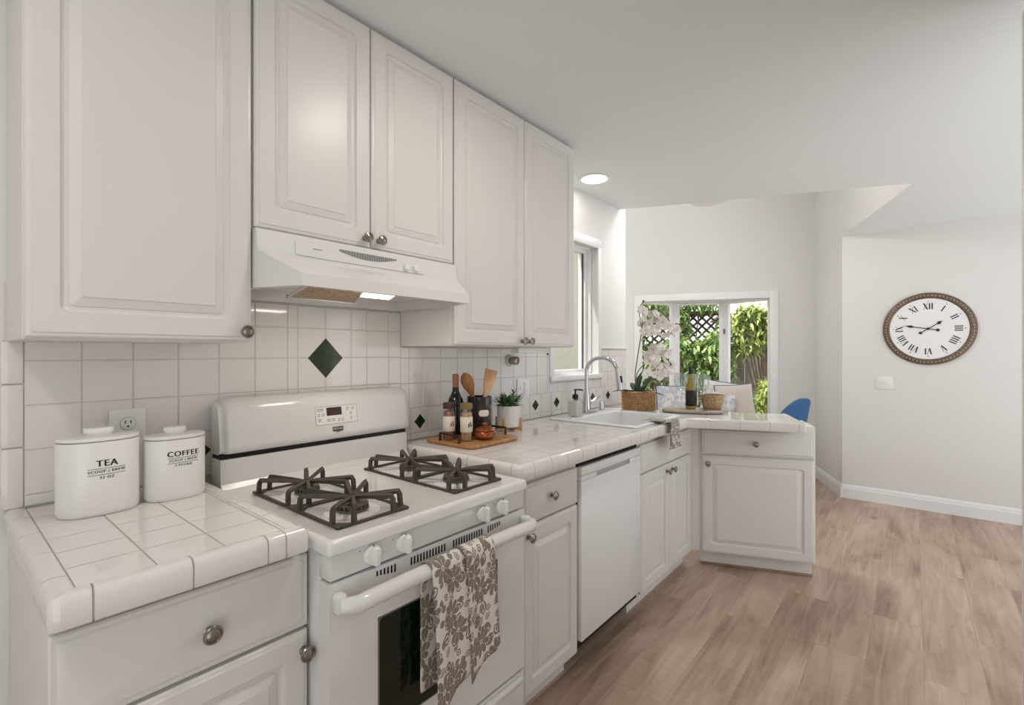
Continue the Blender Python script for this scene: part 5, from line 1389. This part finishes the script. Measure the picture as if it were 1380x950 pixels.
for dr in (1, -1):
    x = -4.9
    while x < 1.8:
        q = [(x, zz0), (x + hgt * dr * 1.0, zz1)]
        p0, p1 = Vector((q[0][0], 0, q[0][1])), Vector((q[1][0], 0, q[1][1])); w_ = .024
        yy = .002 * dr
        lo_, hi_ = -4.2, -.66; sx_ = p1.x - p0.x
        ta, tb = sorted(((lo_ - p0.x) / sx_, (hi_ - p0.x) / sx_)); ta, tb = max(0, ta), min(1, tb)
        if tb - ta > .05:
            p0, p1 = p0.lerp(p1, ta), p0.lerp(p1, tb)
            ls = [[(p.x - w_, yy - .006, p.z), (p.x + w_, yy - .006, p.z), (p.x + w_, yy + .006, p.z), (p.x - w_, yy + .006, p.z)] for p in (p0, p1)]
            b.loops(ls)
        x += .135
b.build('lattice', LATTICE, t, local=True, smooth=0)
t = thing('garden_gate', 'reddish brown plank gate standing before the fence at right', 'gate', NW + E1 * .31 + E2 * 2.35 + Vector((0, 0, -.3)), AL)
b = MB()
for q in range(6): b.box(-.42 + q * .14, -.285 + q * .14, 0, .02, .02, 1.45, .003)
b.build('planks', FENCER, t, local=True, smooth=0)
b = MB(); b.box(-.43, .43, -.03, .0, 1.45, 1.52, .003); b.box(-.43, .43, -.025, -.0005, .2, .28, .003); b.build('frame', FENCEM, t, local=True)
t = thing('neighbour_roof', 'white neighbouring roof with dark eave above the garden fence', 'roof', NW + E1 * 2.35 + E2 * 6.6, AL)
b = MB(); b.prism([(-2.6, 0), (3, 0), (3, 3), (-2.6, 3)], 2.15, 2.2); b.build('eave', LATTICE, t, local=True, smooth=0)
b = MB(); b.loops([[(-2.6, 0, 2.201), (3, 0, 2.201), (3, 3, 2.201), (-2.6, 3, 2.201)], [(-2.6, 1.2, 3.0), (3, 1.2, 3.0), (3, 1.9, 3.0), (-2.6, 1.9, 3.0)]]); b.build('roof_slope', EAVE, t, local=True, smooth=0)
b = MB(); b.box(-2.4, 3, .4, 2.6, -.3, 2.149); b.build('wall', EAVE, t, local=True, smooth=0)
def shrub(label, u, v, z0, blobs, m, n, L, seed):
    t = thing('garden_shrub', label, 'shrub', NW + E1 * u + E2 * v + Vector((0, 0, -.3)), AL, 'shrubs outside the bay window')
    rnd = random.Random(seed); b = MB()
    for q in range(n):
        cx_, cz_, rx, rz_ = rnd.choice(blobs); a = rnd.uniform(0, 2 * PI); rr_ = rnd.uniform(.1, 1) ** .6
        e = math.acos(rnd.uniform(-1, 1)); p = Vector((cx_ + rx * rr_ * math.sin(e) * math.cos(a), .26 * rr_ * math.sin(e) * math.sin(a), cz_ + rz_ * rr_ * math.cos(e)))
        d = Vector((rnd.uniform(-1, 1), rnd.uniform(-1, .4), rnd.uniform(-1.1, .5)))
        leaf(b, p, d, L * rnd.uniform(.7, 1.3), L * .17, rnd.uniform(-.5, .1), 3)
    b.build('foliage', m, t, local=True, smooth=0, recalc=False)
    b = MB()
    for cx_, cz_, rx, rz_ in blobs: b.tube([(rnd.uniform(-.05, .05), 0, .0), (cx_ * .5, 0, cz_ * .5), (cx_, 0, cz_)], [.022, .016, .008], 6)
    b.build('branches', STEM, t, local=True)
shrub('leafy shrub filling the centre pane below the lattice', -1.02, 2.0, 0, [(.05, 1.62, .36, .20), (.2, 1.4, .34, .3), (.28, 1.0, .3, .35), (-.32, 1.66, .26, .16), (-.35, 1.0, .16, .25), (.1, 1.35, .36, .35), (.3, .7, .3, .3), (.25, 1.75, .2, .2)], FOLI, 3000, .13, 1)
shrub('overhanging leafy branches along the top of the lattice', -1.25, 2.52, 0, [(-.2, 2.40, .45, .16), (.3, 2.38, .4, .18), (-.9, 2.35, .5, .2), (-.05, 2.16, .2, .14), (.02, 1.95, .16, .14)], FOLI, 1700, .12, 2)
shrub('yellow-green shrub in the right pane above the fence boards', .0, 2.0, 0, [(-.12, 2.02, .26, .18), (.2, 2.08, .34, .2), (-.2, 1.85, .2, .2), (.05, 1.95, .35, .16), (.5, 2.0, .35, .25), (.1, 2.22, .22, .14), (-.42, 1.75, .14, .25), (-.4, 2.0, .25, .2), (-.3, 2.15, .22, .16), (-.3, 1.72, .16, .16)], FOLI2, 3400, .12, 3)
shrub('low yellow-green bush at the foot of the right pane', -.16, 1.35, 0, [(.0, .85, .14, .28), (-.05, 1.12, .12, .12), (.02, .55, .2, .3), (-.12, .9, .12, .2)], FOLI2, 1300, .075, 4)
shrub('shrub behind the orchid in the left pane', -1.75, 2.0, 0, [(-.1, 2.2, .3, .2), (-.1, 1.55, .35, .3), (-.1, 1.2, .35, .35), (-.2, 1.95, .2, .2), (.1, 2.3, .25, .15), (.12, 1.5, .2, .3)], FOLI, 2200, .12, 5)
